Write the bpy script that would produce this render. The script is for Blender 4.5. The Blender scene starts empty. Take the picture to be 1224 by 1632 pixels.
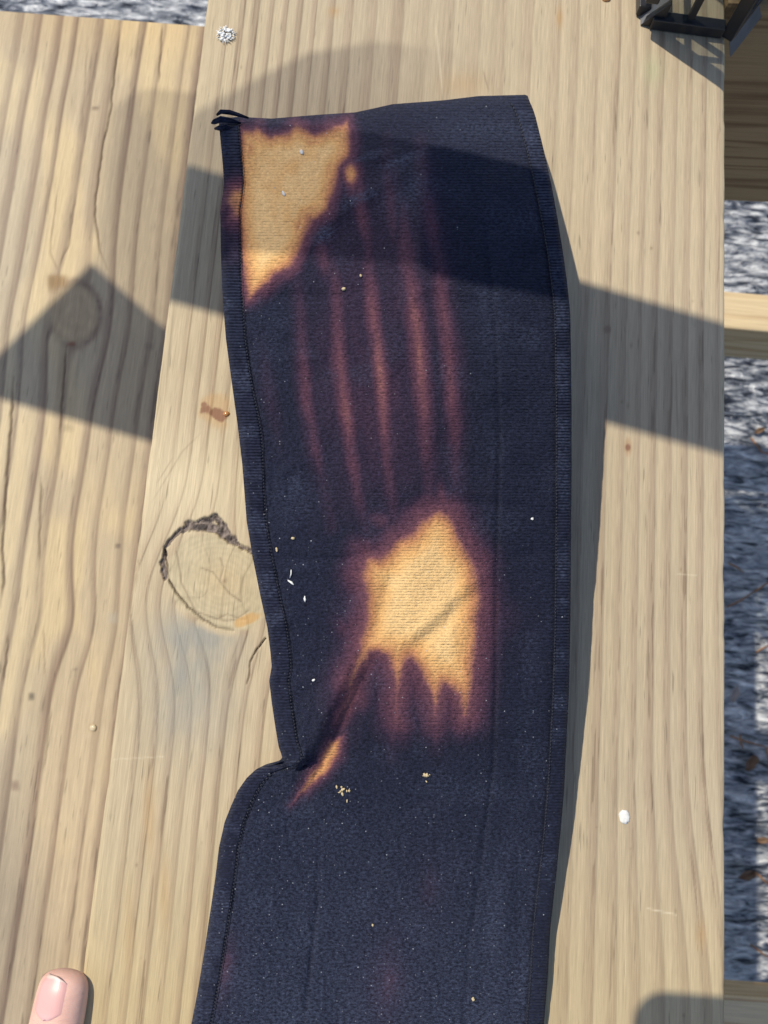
import bpy, bmesh, math, random
import numpy as np
from mathutils import Vector, Matrix

# ------------------------------------------------------------------ camera, light, exposure
SC = bpy.context.scene
COL = SC.collection
W0, H0, F = 1224.0, 1632.0, 1226.0          # photograph size and focal length in its pixels
CAMH = 0.34                                  # camera height above the upper board (m)
dy = np.array([545., -7242., 1226.]); dy /= np.linalg.norm(dy)       # world +Y (along the boards) in camera axes
dx = np.array([1., 545. / 7242., 0.]); dx -= dy * dx.dot(dy); dx /= np.linalg.norm(dx)
dz = np.cross(dx, dy)                        # right handed: x cross y = up
ROT = np.stack([dx, dy, dz])                 # rows: world axes in camera axes (right, down, forward)
CAM = np.array([0., 0., CAMH])

cd = bpy.data.cameras.new('camera'); cam = bpy.data.objects.new('camera', cd); COL.objects.link(cam)
SC.camera = cam
cd.sensor_fit = 'AUTO'; cd.sensor_width = 36.0; cd.lens = F / H0 * 36.0
cd.clip_start = 0.005; cd.clip_end = 200
r_, d_, f_ = ROT[:, 0], ROT[:, 1], ROT[:, 2]
M = Matrix(((r_[0], -d_[0], -f_[0]), (r_[1], -d_[1], -f_[1]), (r_[2], -d_[2], -f_[2])))
cam.matrix_world = Matrix.Translation(Vector(CAM)) @ M.to_4x4()
cd.dof.use_dof = True; cd.dof.focus_distance = 0.315; cd.dof.aperture_fstop = 16.0

SUNH = np.array([0.825, -0.57]); SUNH /= np.linalg.norm(SUNH)   # the way shadows fall
COT = 0.623
sd = Vector((SUNH[0] * COT, SUNH[1] * COT, -1.0)).normalized()
sl = bpy.data.lights.new('sun', 'SUN'); sl.energy = 4.0; sl.angle = math.radians(0.5); sl.color = (1.0, 0.915, 0.745)
so = bpy.data.objects.new('sun', sl); COL.objects.link(so)
so.rotation_euler = sd.to_track_quat('-Z', 'Y').to_euler(); so.location = (-2, 1.4, 4)

wd = bpy.data.worlds.new('World'); SC.world = wd; wd.use_nodes = True
nt = wd.node_tree; bg = nt.nodes['Background']
sky = nt.nodes.new('ShaderNodeTexSky'); sky.sky_type = 'NISHITA'; sky.sun_disc = False
sky.sun_elevation = math.atan(1 / COT); sky.sun_rotation = math.atan2(-SUNH[0], -SUNH[1])
nt.links.new(sky.outputs[0], bg.inputs[0]); bg.inputs[1].default_value = 0.14
sky.ozone_density = 1.0; sky.dust_density = 1.0; sky.air_density = 1.0
SC.view_settings.view_transform = 'Standard'; SC.view_settings.look = 'None'
SC.view_settings.exposure = 0.06; SC.view_settings.gamma = 1.0

# ------------------------------------------------------------------ measuring helpers
def ray(px, py):
    v = np.stack([np.asarray(px, float) - W0 / 2, np.asarray(py, float) - H0 / 2, np.full(np.shape(px), F)], -1)
    return v @ ROT.T
def P(px, py, z):
    """point of the place seen at a pixel of the photograph, on the level z"""
    d = ray(px, py); t = (np.asarray(z, float) - CAMH) / d[..., 2]
    return CAM + d * t[..., None]
def toPx(p):
    c = (np.asarray(p, float) - CAM) @ ROT
    return c[..., 0] / c[..., 2] * F + W0 / 2, c[..., 1] / c[..., 2] * F + H0 / 2
def sunback(px, py, z0, z1):
    """the point at level z1 whose sun shadow falls where the photograph shows (px,py) on level z0"""
    p = P(px, py, z0); h = z1 - z0
    return np.array([p[..., 0] - SUNH[0] * COT * h, p[..., 1] - SUNH[1] * COT * h, np.full(np.shape(px), z1)]).T

RNG = np.random.default_rng(7)
_T = RNG.random((16, 256, 256))
def vnoise(x, y, s=0):
    t = _T[s % 16]; xi = np.floor(x).astype(int); yi = np.floor(y).astype(int)
    fx = x - xi; fy = y - yi; fx = fx * fx * (3 - 2 * fx); fy = fy * fy * (3 - 2 * fy)
    a = t[xi & 255, yi & 255]; b = t[(xi + 1) & 255, yi & 255]; c = t[xi & 255, (yi + 1) & 255]; d = t[(xi + 1) & 255, (yi + 1) & 255]
    return (a * (1 - fx) + b * fx) * (1 - fy) + (c * (1 - fx) + d * fx) * fy
def fbm(x, y, s=0, o=4):
    r = 0; a = .5; n = 0
    for i in range(o):
        r = r + a * vnoise(x * 2 ** i + 13.7 * i, y * 2 ** i + 7.1 * i, s + i); n += a; a *= .5
    return r / n
def sstep(a, b, x):
    t = np.clip((x - a) / (b - a), 0, 1); return t * t * (3 - 2 * t)
def seg_dist(x, y, pts):
    """distance to a polyline, position along it (0..1) and signed side"""
    best = np.full(np.shape(x), 1e9); along = np.zeros(np.shape(x)); side = np.zeros(np.shape(x))
    L = [0]
    for (a, b) in zip(pts[:-1], pts[1:]): L.append(L[-1] + math.dist(a, b))
    for i, (a, b) in enumerate(zip(pts[:-1], pts[1:])):
        ux, uy = b[0] - a[0], b[1] - a[1]; n2 = ux * ux + uy * uy
        t = np.clip(((x - a[0]) * ux + (y - a[1]) * uy) / n2, 0, 1)
        ex, ey = x - a[0] - t * ux, y - a[1] - t * uy
        d = np.hypot(ex, ey); m = d < best
        best = np.where(m, d, best); along = np.where(m, (L[i] + t * math.sqrt(n2)) / L[-1], along)
        side = np.where(m, np.sign(ux * ey - uy * ex), side)
    return best, along, side
def poly_sd(x, y, pts):
    d, _, _ = seg_dist(x, y, list(pts) + [pts[0]])
    ins = np.zeros(np.shape(x), bool); n = len(pts)
    for i in range(n):
        (x1, y1), (x2, y2) = pts[i], pts[(i + 1) % n]
        if y1 == y2: continue
        c = ((y1 > y) != (y2 > y)) & (x < (x2 - x1) * (y - y1) / (y2 - y1) + x1); ins ^= c
    return np.where(ins, d, -d)

# ------------------------------------------------------------------ object helpers
def link(name, me, mat=None, parent=None, **kw):
    o = bpy.data.objects.new(name, me); COL.objects.link(o)
    if mat is not None and me is not None: me.materials.append(mat)
    if parent is not None: o.parent = parent
    for k, v in kw.items(): o[k] = v
    return o
def empty(name, loc=(0, 0, 0), **kw):
    o = bpy.data.objects.new(name, None); COL.objects.link(o); o.location = loc; o.empty_display_size = .02
    for k, v in kw.items(): o[k] = v
    return o
def grid_mesh(name, V, attrs=None, cols=None, smooth=True, flip=False):
    """V: (rows, cols, 3)"""
    n, m = V.shape[:2]
    idx = np.arange(n * m).reshape(n, m)
    q = np.stack([idx[:-1, :-1], idx[:-1, 1:], idx[1:, 1:], idx[1:, :-1]], -1).reshape(-1, 4)
    if flip: q = q[:, ::-1]
    me = bpy.data.meshes.new(name)
    me.vertices.add(n * m); me.vertices.foreach_set('co', V.reshape(-1).astype(np.float32))
    me.loops.add(q.size); me.loops.foreach_set('vertex_index', q.reshape(-1).astype(np.int32))
    me.polygons.add(len(q)); me.polygons.foreach_set('loop_start', np.arange(0, q.size, 4, dtype=np.int32))
    me.polygons.foreach_set('loop_total', np.full(len(q), 4, np.int32))
    if smooth: me.polygons.foreach_set('use_smooth', np.ones(len(q), bool))
    me.update(calc_edges=True)
    for k, v in (attrs or {}).items():
        a = me.attributes.new(k, 'FLOAT', 'POINT'); a.data.foreach_set('value', np.asarray(v, np.float32).reshape(-1))
    for k, v in (cols or {}).items():
        a = me.attributes.new(k, 'FLOAT_COLOR', 'POINT')
        c = np.ones((n * m, 4), np.float32); c[:, :3] = np.asarray(v, np.float32).reshape(-1, 3)
        a.data.foreach_set('color', c.reshape(-1))
    return me
def bm_mesh(name, bm, smooth=False):
    me = bpy.data.meshes.new(name); bm.normal_update(); bm.to_mesh(me); bm.free()
    if smooth:
        for p in me.polygons: p.use_smooth = True
    return me
def add_box(bm, c, s, rz=0, bev=0):
    r = bmesh.ops.create_cube(bm, size=1.0)
    for v in r['verts']:
        v.co = Vector((v.co.x * s[0], v.co.y * s[1], v.co.z * s[2]))
    bmesh.ops.rotate(bm, verts=r['verts'], cent=(0, 0, 0), matrix=Matrix.Rotation(rz, 3, 'Z'))
    bmesh.ops.translate(bm, verts=r['verts'], vec=c)
    if bev:
        es = list({e for v in r['verts'] for e in v.link_edges})
        bmesh.ops.bevel(bm, geom=es, offset=bev, segments=2, affect='EDGES', profile=.5)
def add_prism(bm, pts, z0, z1):
    lo = [bm.verts.new((p[0], p[1], z0)) for p in pts]; hi = [bm.verts.new((p[0], p[1], z1)) for p in pts]
    a = sum(pts[i][0] * pts[(i + 1) % len(pts)][1] - pts[(i + 1) % len(pts)][0] * pts[i][1] for i in range(len(pts)))
    if a < 0: lo.reverse(); hi.reverse()
    bm.faces.new(hi); bm.faces.new(lo[::-1])
    for i in range(len(lo)):
        j = (i + 1) % len(lo); bm.faces.new((lo[i], lo[j], hi[j], hi[i]))
def add_tube(bm, pts, rad, seg=8, cap=True):
    pts = [Vector(p) for p in pts]; rings = []
    if not hasattr(rad, '__len__'): rad = [rad] * len(pts)
    up = Vector((0, 0, 1))
    for i, p in enumerate(pts):
        t = (pts[min(i + 1, len(pts) - 1)] - pts[max(i - 1, 0)]).normalized()
        a = t.cross(up)
        if a.length < 1e-4: a = t.cross(Vector((1, 0, 0)))
        a.normalize(); b = a.cross(t).normalized()
        rings.append([bm.verts.new(p + rad[i] * (math.cos(k * 2 * math.pi / seg) * a + math.sin(k * 2 * math.pi / seg) * b)) for k in range(seg)])
    for A, B in zip(rings[:-1], rings[1:]):
        for k in range(seg): bm.faces.new((A[k], A[(k + 1) % seg], B[(k + 1) % seg], B[k]))
    if cap: bm.faces.new(rings[0][::-1]); bm.faces.new(rings[-1])
def blob(bm, c, s, rz=0, sub=2, jit=.15, rnd=random):
    r = bmesh.ops.create_icosphere(bm, subdivisions=sub, radius=1.0)
    for v in r['verts']:
        k = 1 + rnd.uniform(-jit, jit); v.co = Vector((v.co.x * s[0] * k, v.co.y * s[1] * k, v.co.z * s[2] * k))
    bmesh.ops.rotate(bm, verts=r['verts'], cent=(0, 0, 0), matrix=Matrix.Rotation(rz, 3, 'Z'))
    bmesh.ops.translate(bm, verts=r['verts'], vec=c)

# ------------------------------------------------------------------ material helpers
class NT:
    def __init__(s, name):
        s.m = bpy.data.materials.new(name); s.m.use_nodes = True; s.t = s.m.node_tree
        s.b = s.t.nodes['Principled BSDF']; s.out = s.t.nodes['Material Output']
    def n(s, t, **kw):
        x = s.t.nodes.new(t)
        for k, v in kw.items(): setattr(x, k, v)
        return x
    def l(s, a, b): s.t.links.new(a, b)
    def attr(s, name): return s.n('ShaderNodeAttribute', attribute_name=name)
    def coord(s, scale, rot=(0, 0, 0)):
        tc = s.n('ShaderNodeTexCoord'); mp = s.n('ShaderNodeMapping'); s.l(tc.outputs['Object'], mp.inputs[0])
        mp.inputs['Scale'].default_value = scale; mp.inputs['Rotation'].default_value = rot; return mp.outputs[0]
    def noise(s, vec, scale, detail=4, rough=.6, dist=0):
        x = s.n('ShaderNodeTexNoise'); s.l(vec, x.inputs['Vector']); x.inputs['Scale'].default_value = scale
        x.inputs['Detail'].default_value = detail; x.inputs['Roughness'].default_value = rough; x.inputs['Distortion'].default_value = dist
        return x.outputs['Fac']
    def mr(s, v, a, b, c, d):
        x = s.n('ShaderNodeMapRange'); s.l(v, x.inputs[0])
        for i, k in enumerate((a, b, c, d)): x.inputs[i + 1].default_value = k
        return x.outputs[0]
    def math(s, op, a, b=None):
        x = s.n('ShaderNodeMath', operation=op)
        for i, v in enumerate((a, b)):
            if v is None: continue
            if isinstance(v, (int, float)): x.inputs[i].default_value = v
            else: s.l(v, x.inputs[i])
        return x.outputs[0]
    def mix(s, fac, a, b, mode='MIX'):
        x = s.n('ShaderNodeMix', data_type='RGBA', blend_type=mode)
        for i, v in ((0, fac), (6, a), (7, b)):
            if isinstance(v, (int, float)): x.inputs[i].default_value = v
            elif isinstance(v, tuple): x.inputs[i].default_value = (*v, 1)
            else: s.l(v, x.inputs[i])
        return x.outputs[2]
    def ramp(s, v, stops, interp='LINEAR'):
        x = s.n('ShaderNodeValToRGB'); s.l(v, x.inputs[0]); x.color_ramp.interpolation = interp
        e = x.color_ramp.elements
        while len(e) < len(stops): e.new(.5)
        for el, (p, c) in zip(e, stops): el.position = p; el.color = (*c, 1)
        return x.outputs[0]
    def bump(s, h, strength, dist=.001, prev=None):
        x = s.n('ShaderNodeBump'); s.l(h, x.inputs['Height']); x.inputs['Strength'].default_value = strength
        x.inputs['Distance'].default_value = dist
        if prev is not None: s.l(prev, x.inputs['Normal'])
        return x.outputs[0]

def wood_traced(name, warm=(1, 1, 1), rough=.62):
    """timber whose growth rings, knots and stains come from the grain field worked out below, plus fibre"""
    w = NT(name); c = w.attr('grain_colour').outputs['Color']
    f1 = w.noise(w.coord((900, 22, 60)), 1.0, 5, .65)
    f2 = w.noise(w.coord((260, 9, 40)), 1.0, 4, .6)
    pit = w.noise(w.coord((700, 45, 60)), 1.0, 2, .5)
    f3 = w.noise(w.coord((2300, 70, 90)), 1.0, 3, .6)
    k = w.math('MULTIPLY', w.mr(f1, .25, .75, .90, 1.09), w.mr(f2, .25, .75, .94, 1.05))
    k = w.math('MULTIPLY', w.math('MULTIPLY', k, w.mr(f3, .3, .7, .86, 1.12)), w.mr(pit, .27, .34, .66, 1.0))
    kk = w.n('ShaderNodeCombineColor')
    for i in range(3): w.l(k, kk.inputs[i])
    w.l(w.mix(1.0, c, kk.outputs[0], 'MULTIPLY'), w.b.inputs['Base Color'])
    w.b.inputs['Roughness'].default_value = rough; w.b.inputs['Specular IOR Level'].default_value = .3
    n1 = w.bump(f1, .30, .0006); n2 = w.bump(w.attr('relief').outputs['Fac'], .35, .0005, n1)
    w.l(n2, w.b.inputs['Normal']); return w.m

def wood_plain(name, early, late, axis='X', period=.012, rough=.65):
    """timber seen only in part: rings as bands across the board, along its length"""
    w = NT(name)
    sc = {'X': (4, 1, 1), 'Y': (1, 4, 1)}[axis]
    st = {'X': (2.5, 70, 70), 'Y': (70, 2.5, 70)}[axis]
    tc = w.coord(st); band = w.noise(tc, 1.0, 2, .4, .6)
    col = w.ramp(band, [(0, early), (.44, early), (.55, late), (.60, early), (1, tuple(.88 * e for e in early))])
    fib = w.noise(w.coord({'X': (25, 900, 900), 'Y': (900, 25, 900)}[axis]), 1.0, 4, .6)
    g = w.mr(fib, .25, .75, .8, 1.15); kk = w.n('ShaderNodeCombineColor')
    for i in range(3): w.l(g, kk.inputs[i])
    w.l(w.mix(1.0, col, kk.outputs[0], 'MULTIPLY'), w.b.inputs['Base Color'])
    w.b.inputs['Roughness'].default_value = rough; w.b.inputs['Specular IOR Level'].default_value = .3
    w.l(w.bump(fib, .3, .0006), w.b.inputs['Normal']); return w.m

def plain(name, col, rough=.5, metal=0, spec=.5, noise=None):
    w = NT(name); w.b.inputs['Roughness'].default_value = rough; w.b.inputs['Metallic'].default_value = metal
    w.b.inputs['Specular IOR Level'].default_value = spec
    if noise:
        f = w.noise(w.coord((1, 1, 1)), noise[0], 4, .6)
        w.l(w.ramp(f, [(.3, tuple(c * noise[1] for c in col)), (.7, col)]), w.b.inputs['Base Color'])
        w.l(w.bump(f, .3, .0006), w.b.inputs['Normal'])
    else: w.b.inputs['Base Color'].default_value = (*col, 1)
    return w.m

# cloth ----------------------------------------------------------------------------------------
RAMP = [(0.0, (.0078, .0104, .0255)), (.13, (.0108, .0104, .0255)), (.27, (.0275, .0155, .0345)), (.42, (.082, .033, .054)),
        (.54, (.165, .067, .078)), (.69, (.44, .205, .095)), (.83, (.62, .36, .145)), (1.0, (.70, .475, .225))]
def cloth_mat(name, kind):
    w = NT(name)
    b = w.attr('bleach').outputs['Fac']; px = w.attr('cloth_x').outputs['Fac']; py = w.attr('cloth_y').outputs['Fac']
    cx = w.n('ShaderNodeCombineXYZ'); w.l(px, cx.inputs[0]); w.l(py, cx.inputs[1]); v = cx.outputs[0]
    def vec(sx, sy):
        mp = w.n('ShaderNodeMapping'); w.l(v, mp.inputs[0]); mp.inputs['Scale'].default_value = (sx, sy, 1); return mp.outputs[0]
    fz = w.noise(vec(.62, 1), .26, 4, .75); fz2 = w.noise(vec(1, 1), .11, 3, .6)
    wob = w.noise(vec(1, 1), .06, 3, .6)
    bb = w.math('ADD', b, w.math('MULTIPLY', w.math('SUBTRACT', fz2, .5), w.math('MULTIPLY', w.mr(b, .04, .3, 0, .10), 1.0)))
    col = w.ramp(bb, RAMP)
    lump = w.mr(fz, .34, .66, .45, 1.75)
    # weathered pile: greyer where the nap is rubbed
    nap = w.attr('nap').outputs['Fac']
    col = w.mix(w.math('MULTIPLY', nap, w.mr(fz, .36, .66, .10, 1.2)), col, (.050, .061, .104))
    kk = w.n('ShaderNodeCombineColor')
    for i in range(3): w.l(lump, kk.inputs[i])
    col = w.mix(w.mr(b, .3, .9, .8, .28), col, w.mix(1.0, col, kk.outputs[0], 'MULTIPLY'))
    # lint: bright short fibres, more of them on the rubbed dark pile
    vo = w.n('ShaderNodeTexVoronoi'); w.l(vec(.24, .24), vo.inputs['Vector']); vo.inputs['Scale'].default_value = 1.0
    sepv = w.n('ShaderNodeSeparateColor'); w.l(vo.outputs['Color'], sepv.inputs[0])
    dot = w.math('MULTIPLY', w.math('LESS_THAN', vo.outputs['Distance'], .24),
                 w.math('GREATER_THAN', w.math('ADD', sepv.outputs[0], w.math('MULTIPLY', w.attr('lint').outputs['Fac'], .14)), 1.0))
    dot = w.math('MULTIPLY', w.math('MULTIPLY', dot, w.mr(fz2, .40, .60, .15, 1)), w.math('POWER', sepv.outputs[1], 1.5))
    col = w.mix(dot, col, (.42, .45, .52))
    w.l(col, w.b.inputs['Base Color'])
    w.b.inputs['Roughness'].default_value = .85; w.b.inputs['Specular IOR Level'].default_value = .12
    w.b.inputs['Sheen Weight'].default_value = .09; w.b.inputs['Sheen Roughness'].default_value = .45
    w.b.inputs['Sheen Tint'].default_value = (.62, .68, .95, 1)
    def wave(vc, scale, dist=.0):
        x = w.n('ShaderNodeTexWave', wave_type='BANDS', bands_direction='Y'); w.l(vc, x.inputs[0])
        x.inputs['Scale'].default_value = scale; x.inputs['Distortion'].default_value = dist
        x.inputs['Detail'].default_value = 2; x.inputs['Detail Scale'].default_value = .6
        return x.outputs['Fac']
    if kind == 'panel':
        rib = wave(v, .314 / 4.4, .5)
        rr = w.math('MULTIPLY', rib, w.attr('rib').outputs['Fac'])
        n = w.bump(rr, .38, .0008); n = w.bump(w.math('MULTIPLY', fz, w.mr(b, .2, .8, 1, .35)), .95, .0014, n); n = w.bump(fz2, .5, .0020, n)
    else:
        rib = wave(v, .314 / 4.8, .8)
        rr = w.math('MULTIPLY', rib, w.mr(wob, .25, .55, .35, 1))
        n = w.bump(rr, .75, .0011); n = w.bump(fz, .5, .0010, n)
    w.l(n, w.b.inputs['Normal']); return w.m

# ------------------------------------------------------------------ ground
ZG = -0.66
def ground():
    w = NT('crinkled_sheeting')
    a = w.noise(w.coord((26, 95, 20), (0, 0, .06)), 1.0, 4, .6, 1.2)
    b = w.noise(w.coord((34, 130, 40), (0, 0, -.05)), 1.0, 3, .6, .8)
    c = w.noise(w.coord((5, 9, 5)), 1.0, 3, .5)
    h = w.math('ADD', w.math('MULTIPLY', a, 1.0), w.math('MULTIPLY', b, .22))
    m = w.math('ADD', w.math('MULTIPLY', a, .6), w.math('MULTIPLY', c, .4))
    m = w.math('ADD', w.math('ADD', w.math('MULTIPLY', b, .50), w.math('MULTIPLY', a, .42)), w.math('MULTIPLY', c, .08))
    w.l(w.ramp(m, [(.40, (.040, .044, .058)), (.475, (.24, .25, .28)), (.530, (.40, .41, .44)), (.62, (.78, .79, .80))]), w.b.inputs['Base Color'])  # pale streaks: glints on the creases put into the colour
    w.l(w.mr(m, .46, .54, .95, .10), w.b.inputs['Metallic']); w.b.inputs['Specular IOR Level'].default_value = .6
    w.l(w.mr(b, .3, .7, .36, .46), w.b.inputs['Roughness'])
    n = w.bump(h, 1.0, .016); w.l(n, w.b.inputs['Normal'])
    n_ = 260
    X, Y = np.meshgrid(np.linspace(-1.2, 1.6, n_), np.linspace(-1.2, 1.8, n_))
    Z = ZG + .018 * (fbm(X * 4, Y * 7, 2) - .5) + .010 * (fbm(X * 14, Y * 34, 5) - .5)
    V = np.stack([X, Y, Z], -1)
    link('ground_sheeting', grid_mesh('ground_sheeting', V), w.m, kind='structure')
    bm = bmesh.new(); add_prism(bm, [(-30, -30), (30, -30), (30, 30), (-30, 30)], ZG - .3, ZG - .05)
    link('ground', bm_mesh('ground', bm), plain('soil', (.11, .09, .065), .95, noise=(8, .5)), kind='structure')
    return lambda x, y: ZG + .018 * (fbm(x * 4, y * 7, 2) - .5) + .010 * (fbm(x * 14, y * 34, 5) - .5)
GZ = ground()

# ------------------------------------------------------------------ the two boards
def board_grid(x0, x1, y0, y1, z, thick, nx, ny, r=.0022, edge_wob=0.0):
    """top face as a fine grid, arrised long edges, sides and underside: one closed sheet of rows"""
    xs = np.linspace(x0 + r, x1 - r, nx)
    va, vb = -.185, min(.45, y1 - .01) if z < -.1 else .295
    if z < -.1: va = -.29
    ys = np.concatenate([np.linspace(y0 + r, va, 50)[:-1], np.linspace(va, vb, ny), np.linspace(vb, y1 - r, 50)[1:]]); ny = len(ys)
    a = np.linspace(0, math.pi / 2, 5)
    L = [(x0 + .004, -thick), (x0 + .0005, -thick), (x0, -thick + .001)] + [(x0 + r * (1 - math.sin(t)), -r + r * math.cos(t)) for t in a[::-1]]
    R = [(x1 - r * (1 - math.sin(t)), -r + r * math.cos(t)) for t in a] + [(x1, -thick + .001), (x1 - .0005, -thick), (x1 - .004, -thick)]
    cxs = np.array([p[0] for p in L[:-1]] + list(xs) + [p[0] for p in R[1:]])
    czs = np.array([p[1] for p in L[:-1]] + [0] * nx + [p[1] for p in R[1:]])
    B = [(y0, -thick), (y0, -r * 1.2)] + [(y0 + r * (1 - math.sin(t)), -r + r * math.cos(t)) for t in a[::-1]][1:]
    T = [(y1 - r * (1 - math.sin(t)), -r + r * math.cos(t)) for t in a][:-1] + [(y1, -r * 1.2), (y1, -thick)]
    cys = np.array([p[0] for p in B[:-1]] + list(ys) + [p[0] for p in T[1:]])
    rzs = np.array([p[1] for p in B[:-1]] + [0] * ny + [p[1] for p in T[1:]])
    X, Y = np.meshgrid(cxs, cys); Z = z + np.minimum(czs[None, :], rzs[:, None])
    return X, Y, Z

def lerp(a, b, t): return a * (1 - t[..., None]) + b * t[..., None]

def profile(t, centres, widths, depths, sharp=.25):
    """growth rings: latewood darkens slowly across a ring and ends sharply"""
    r = np.zeros_like(t)
    for c, w, d in zip(centres, widths, depths):
        u = (t - c) / w
        r = np.maximum(r, d * np.where(u < 0, .22 * sstep(-1.3, -.5, u) + .78 * sstep(-.95, -.35, u), 1 - sstep(0, sharp * .5, u)))
        r = r + d * .38 * np.exp(-((u + .10) / .13) ** 2)
    return r

# upper board: X0..X1 from the photograph's two long edges
XU0 = float(P(225., 816., 0.)[0]); XU1 = float(P(1157., 816., 0.)[0])
YU0, YU1 = -.34, .425
TH = .038
def upper_board():
    X, Y, Z = board_grid(XU0, XU1, YU0, YU1, 0.0, TH, 690, 760)
    ew = fbm(Y * 45, Y * 0 + 3.3, 2, 4) - .5
    X = X + .0010 * ew * (np.exp(-(X - XU0) / .0025) - np.exp(-(XU1 - X) / .0025))
    Z = Z - .0012 * sstep(.12, .3, np.abs(ew)) * (np.exp(-np.abs(X - XU0) / .0015) + np.exp(-np.abs(XU1 - X) / .0015)) * (Z > -.01)
    px, py = toPx(np.stack([X, Y, np.minimum(Z, 0) * 0 + 0.0], -1))
    # lateral grain coordinate in "pixels at mid height"
    S = 3606.0
    t = X * S + 596                                   # 1 unit = 1 px of the photograph on the board
    t = t + 8 * (fbm(Y * 7, X * 4, 1, 3) - .5) * 2
    # wood sweeps to the right near its lower right corner
    t = t - 46 * sstep(0, 1, (py - 1080) / 560) ** 1.2 * sstep(930, 1160, px)
    # big knot by the left edge
    kx, ky = 352., 928.
    ex, ey = (px - kx), (py - ky)
    ca, sa = math.cos(.55), math.sin(.55)
    qx = (ex * ca + ey * sa) / 1.28; qy = (-ex * sa + ey * ca)
    d = np.hypot(qx, qy) + 1e-6
    R0 = 70.
    # contour-like deflection of the rings
    g = np.exp(-((py - ky - 22) / 112.) ** 2)
    side = np.where(ex < 0, -1, 1)
    t = t - np.where(ex < 0, 72, 50) * g * np.exp(-np.abs(ex) / np.where(ex < 0, 230., 95.)) * np.tanh(ex / 40.) * sstep(20, 80, d)
    # rings
    rng = np.random.default_rng(11)
    cs = [248, 275, 300, 326, 352, 378, 404, 436, 470, 512, 560, 606, 652, 700, 748, 796, 846, 880, 918, 955, 984, 1010, 1036, 1062, 1088, 1114, 1140]
    ws = [13, 14, 16, 13, 13, 16, 13, 16, 20, 26, 34, 34, 34, 34, 36, 30, 26, 24, 24, 20, 18, 17, 18, 17, 17, 16, 13]
    ds = [.5, .62, .72, .6, .7, .75, .6, .7, .62, .55, .6, .4, .38, .36, .4, .45, .5, .5, .55, .72, .58, .62, .75, .62, .68, .75, .6]
    cs = np.array(cs) * 1.0; ds = np.array(ds) * np.where(cs > 600, .62, .85)
    late = profile(t, cs, ws, ds)
    late *= .62 + .60 * fbm(Y * 9, t / 40., 3, 3)
    fleck = sstep(.60, .70, fbm(t / 2.6, Y * 55, 12, 2)) * sstep(.15, .6, late) * sstep(.35, .6, fbm(t / 50, Y * 10, 1, 2))
    late = np.clip(late * 1.0 + .0, 0, 1.2)
    fine = fbm(t / 3.2, Y * 12, 6, 3)
    early = np.array([.452, .372, .250]); latec = np.array([.285, .208, .142])
    big = fbm(X * 9, Y * 5, 4, 3)
    Cc = lerp(early * np.ones(X.shape + (1,)), latec * np.ones(X.shape + (1,)), np.clip(late, 0, 1.25))
    Cc = lerp(Cc, np.ones(X.shape + (1,)) * np.array([.15, .10, .062]), .55 * fleck)
    Cc = Cc * (.93 + .14 * fine)[..., None] * (.90 + .20 * big)[..., None]
    # yellowish resin tint on the left and lower left, greyer right
    yl = np.clip(sstep(620, 240, px) * .35 + sstep(1250, 1640, py) * .65, 0, 1)
    Cc = Cc * lerp(np.ones(X.shape + (1,)) * np.array([1., 1., 1.03]), np.ones(X.shape + (1,)) * np.array([1.02, .98, .84]), yl)
    # orange-brown streaks low left
    for (sx, sy, rx, ry, k) in ((238, 1300, 10, 70, .5), (262, 1420, 9, 60, .45), (205, 1480, 9, 80, .3), (1118, 1490, 9, 22, .45), (738, 135, 40, 22, .35),
                                (892, 28, 5, 16, .8), (532, 18, 9, 7, .7), (1040, 110, 13, 24, .0)):
        m = k * np.exp(-((px - sx) / rx) ** 2 - ((py - sy) / ry) ** 2)
        Cc = lerp(Cc, np.ones(X.shape + (1,)) * np.array([.40, .25, .11]), np.clip(m, 0, 1))
    # greenish tint near the lantern
    m = .5 * np.exp(-((px - 1040) / 16) ** 2 - ((py - 112) / 24) ** 2)
    Cc = lerp(Cc, np.ones(X.shape + (1,)) * np.array([.36, .38, .22]), m)
    # grey-blue stain under the knot
    st = np.exp(-((px - 318) / 62) ** 2 - ((py - 1015) / 46) ** 2) * .95 + .75 * np.exp(-((px - 300) / 66) ** 2 - ((py - 1110) / 85) ** 2)
    st = np.clip(st * (.35 + 1.0 * fbm(px / 26, py / 40, 8, 4)), 0, .85) * (d > 0)
    Cc = lerp(Cc, np.ones(X.shape + (1,)) * np.array([.265, .262, .235]), st * sstep(74, 88, d + 6 * fbm(px / 12, py / 12, 2)))
    # pale cream halo above the knot where the fibres turn
    hl = np.exp(-((px - 300) / 90) ** 2 - ((py - 770) / 80) ** 2) * .75
    Cc = lerp(Cc, np.ones(X.shape + (1,)) * np.array([.60, .50, .33]), np.clip(hl, 0, 1))
    # resin stains (left of the cloth, right of it)
    w1 = fbm(px / 14, py / 22, 9, 4)
    m = sstep(.0, .5, 1 - np.hypot((px - 344) / 30, (py - 655) / 36) + .7 * (w1 - .5)) * .55
    Cc = lerp(Cc, np.ones(X.shape + (1,)) * np.array([.44, .27, .115]), m)
    m = sstep(.0, .3, 1 - np.hypot((px - 346) / 24, (py - 660 + (px - 346) * -.3) / 11) + 1.2 * (w1 - .5)) * .85
    m = np.maximum(m, sstep(0, .4, 1 - np.hypot((px - 325) / 6, (py - 645) / 6)) * .8)
    Cc = lerp(Cc, np.ones(X.shape + (1,)) * np.array([.19, .075, .04]), m)
    m = sstep(.0, .6, 1 - np.hypot((px - 1001) / 9, (py - 712) / 20)) * .55
    Cc = lerp(Cc, np.ones(X.shape + (1,)) * np.array([.36, .22, .12]), m)
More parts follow.
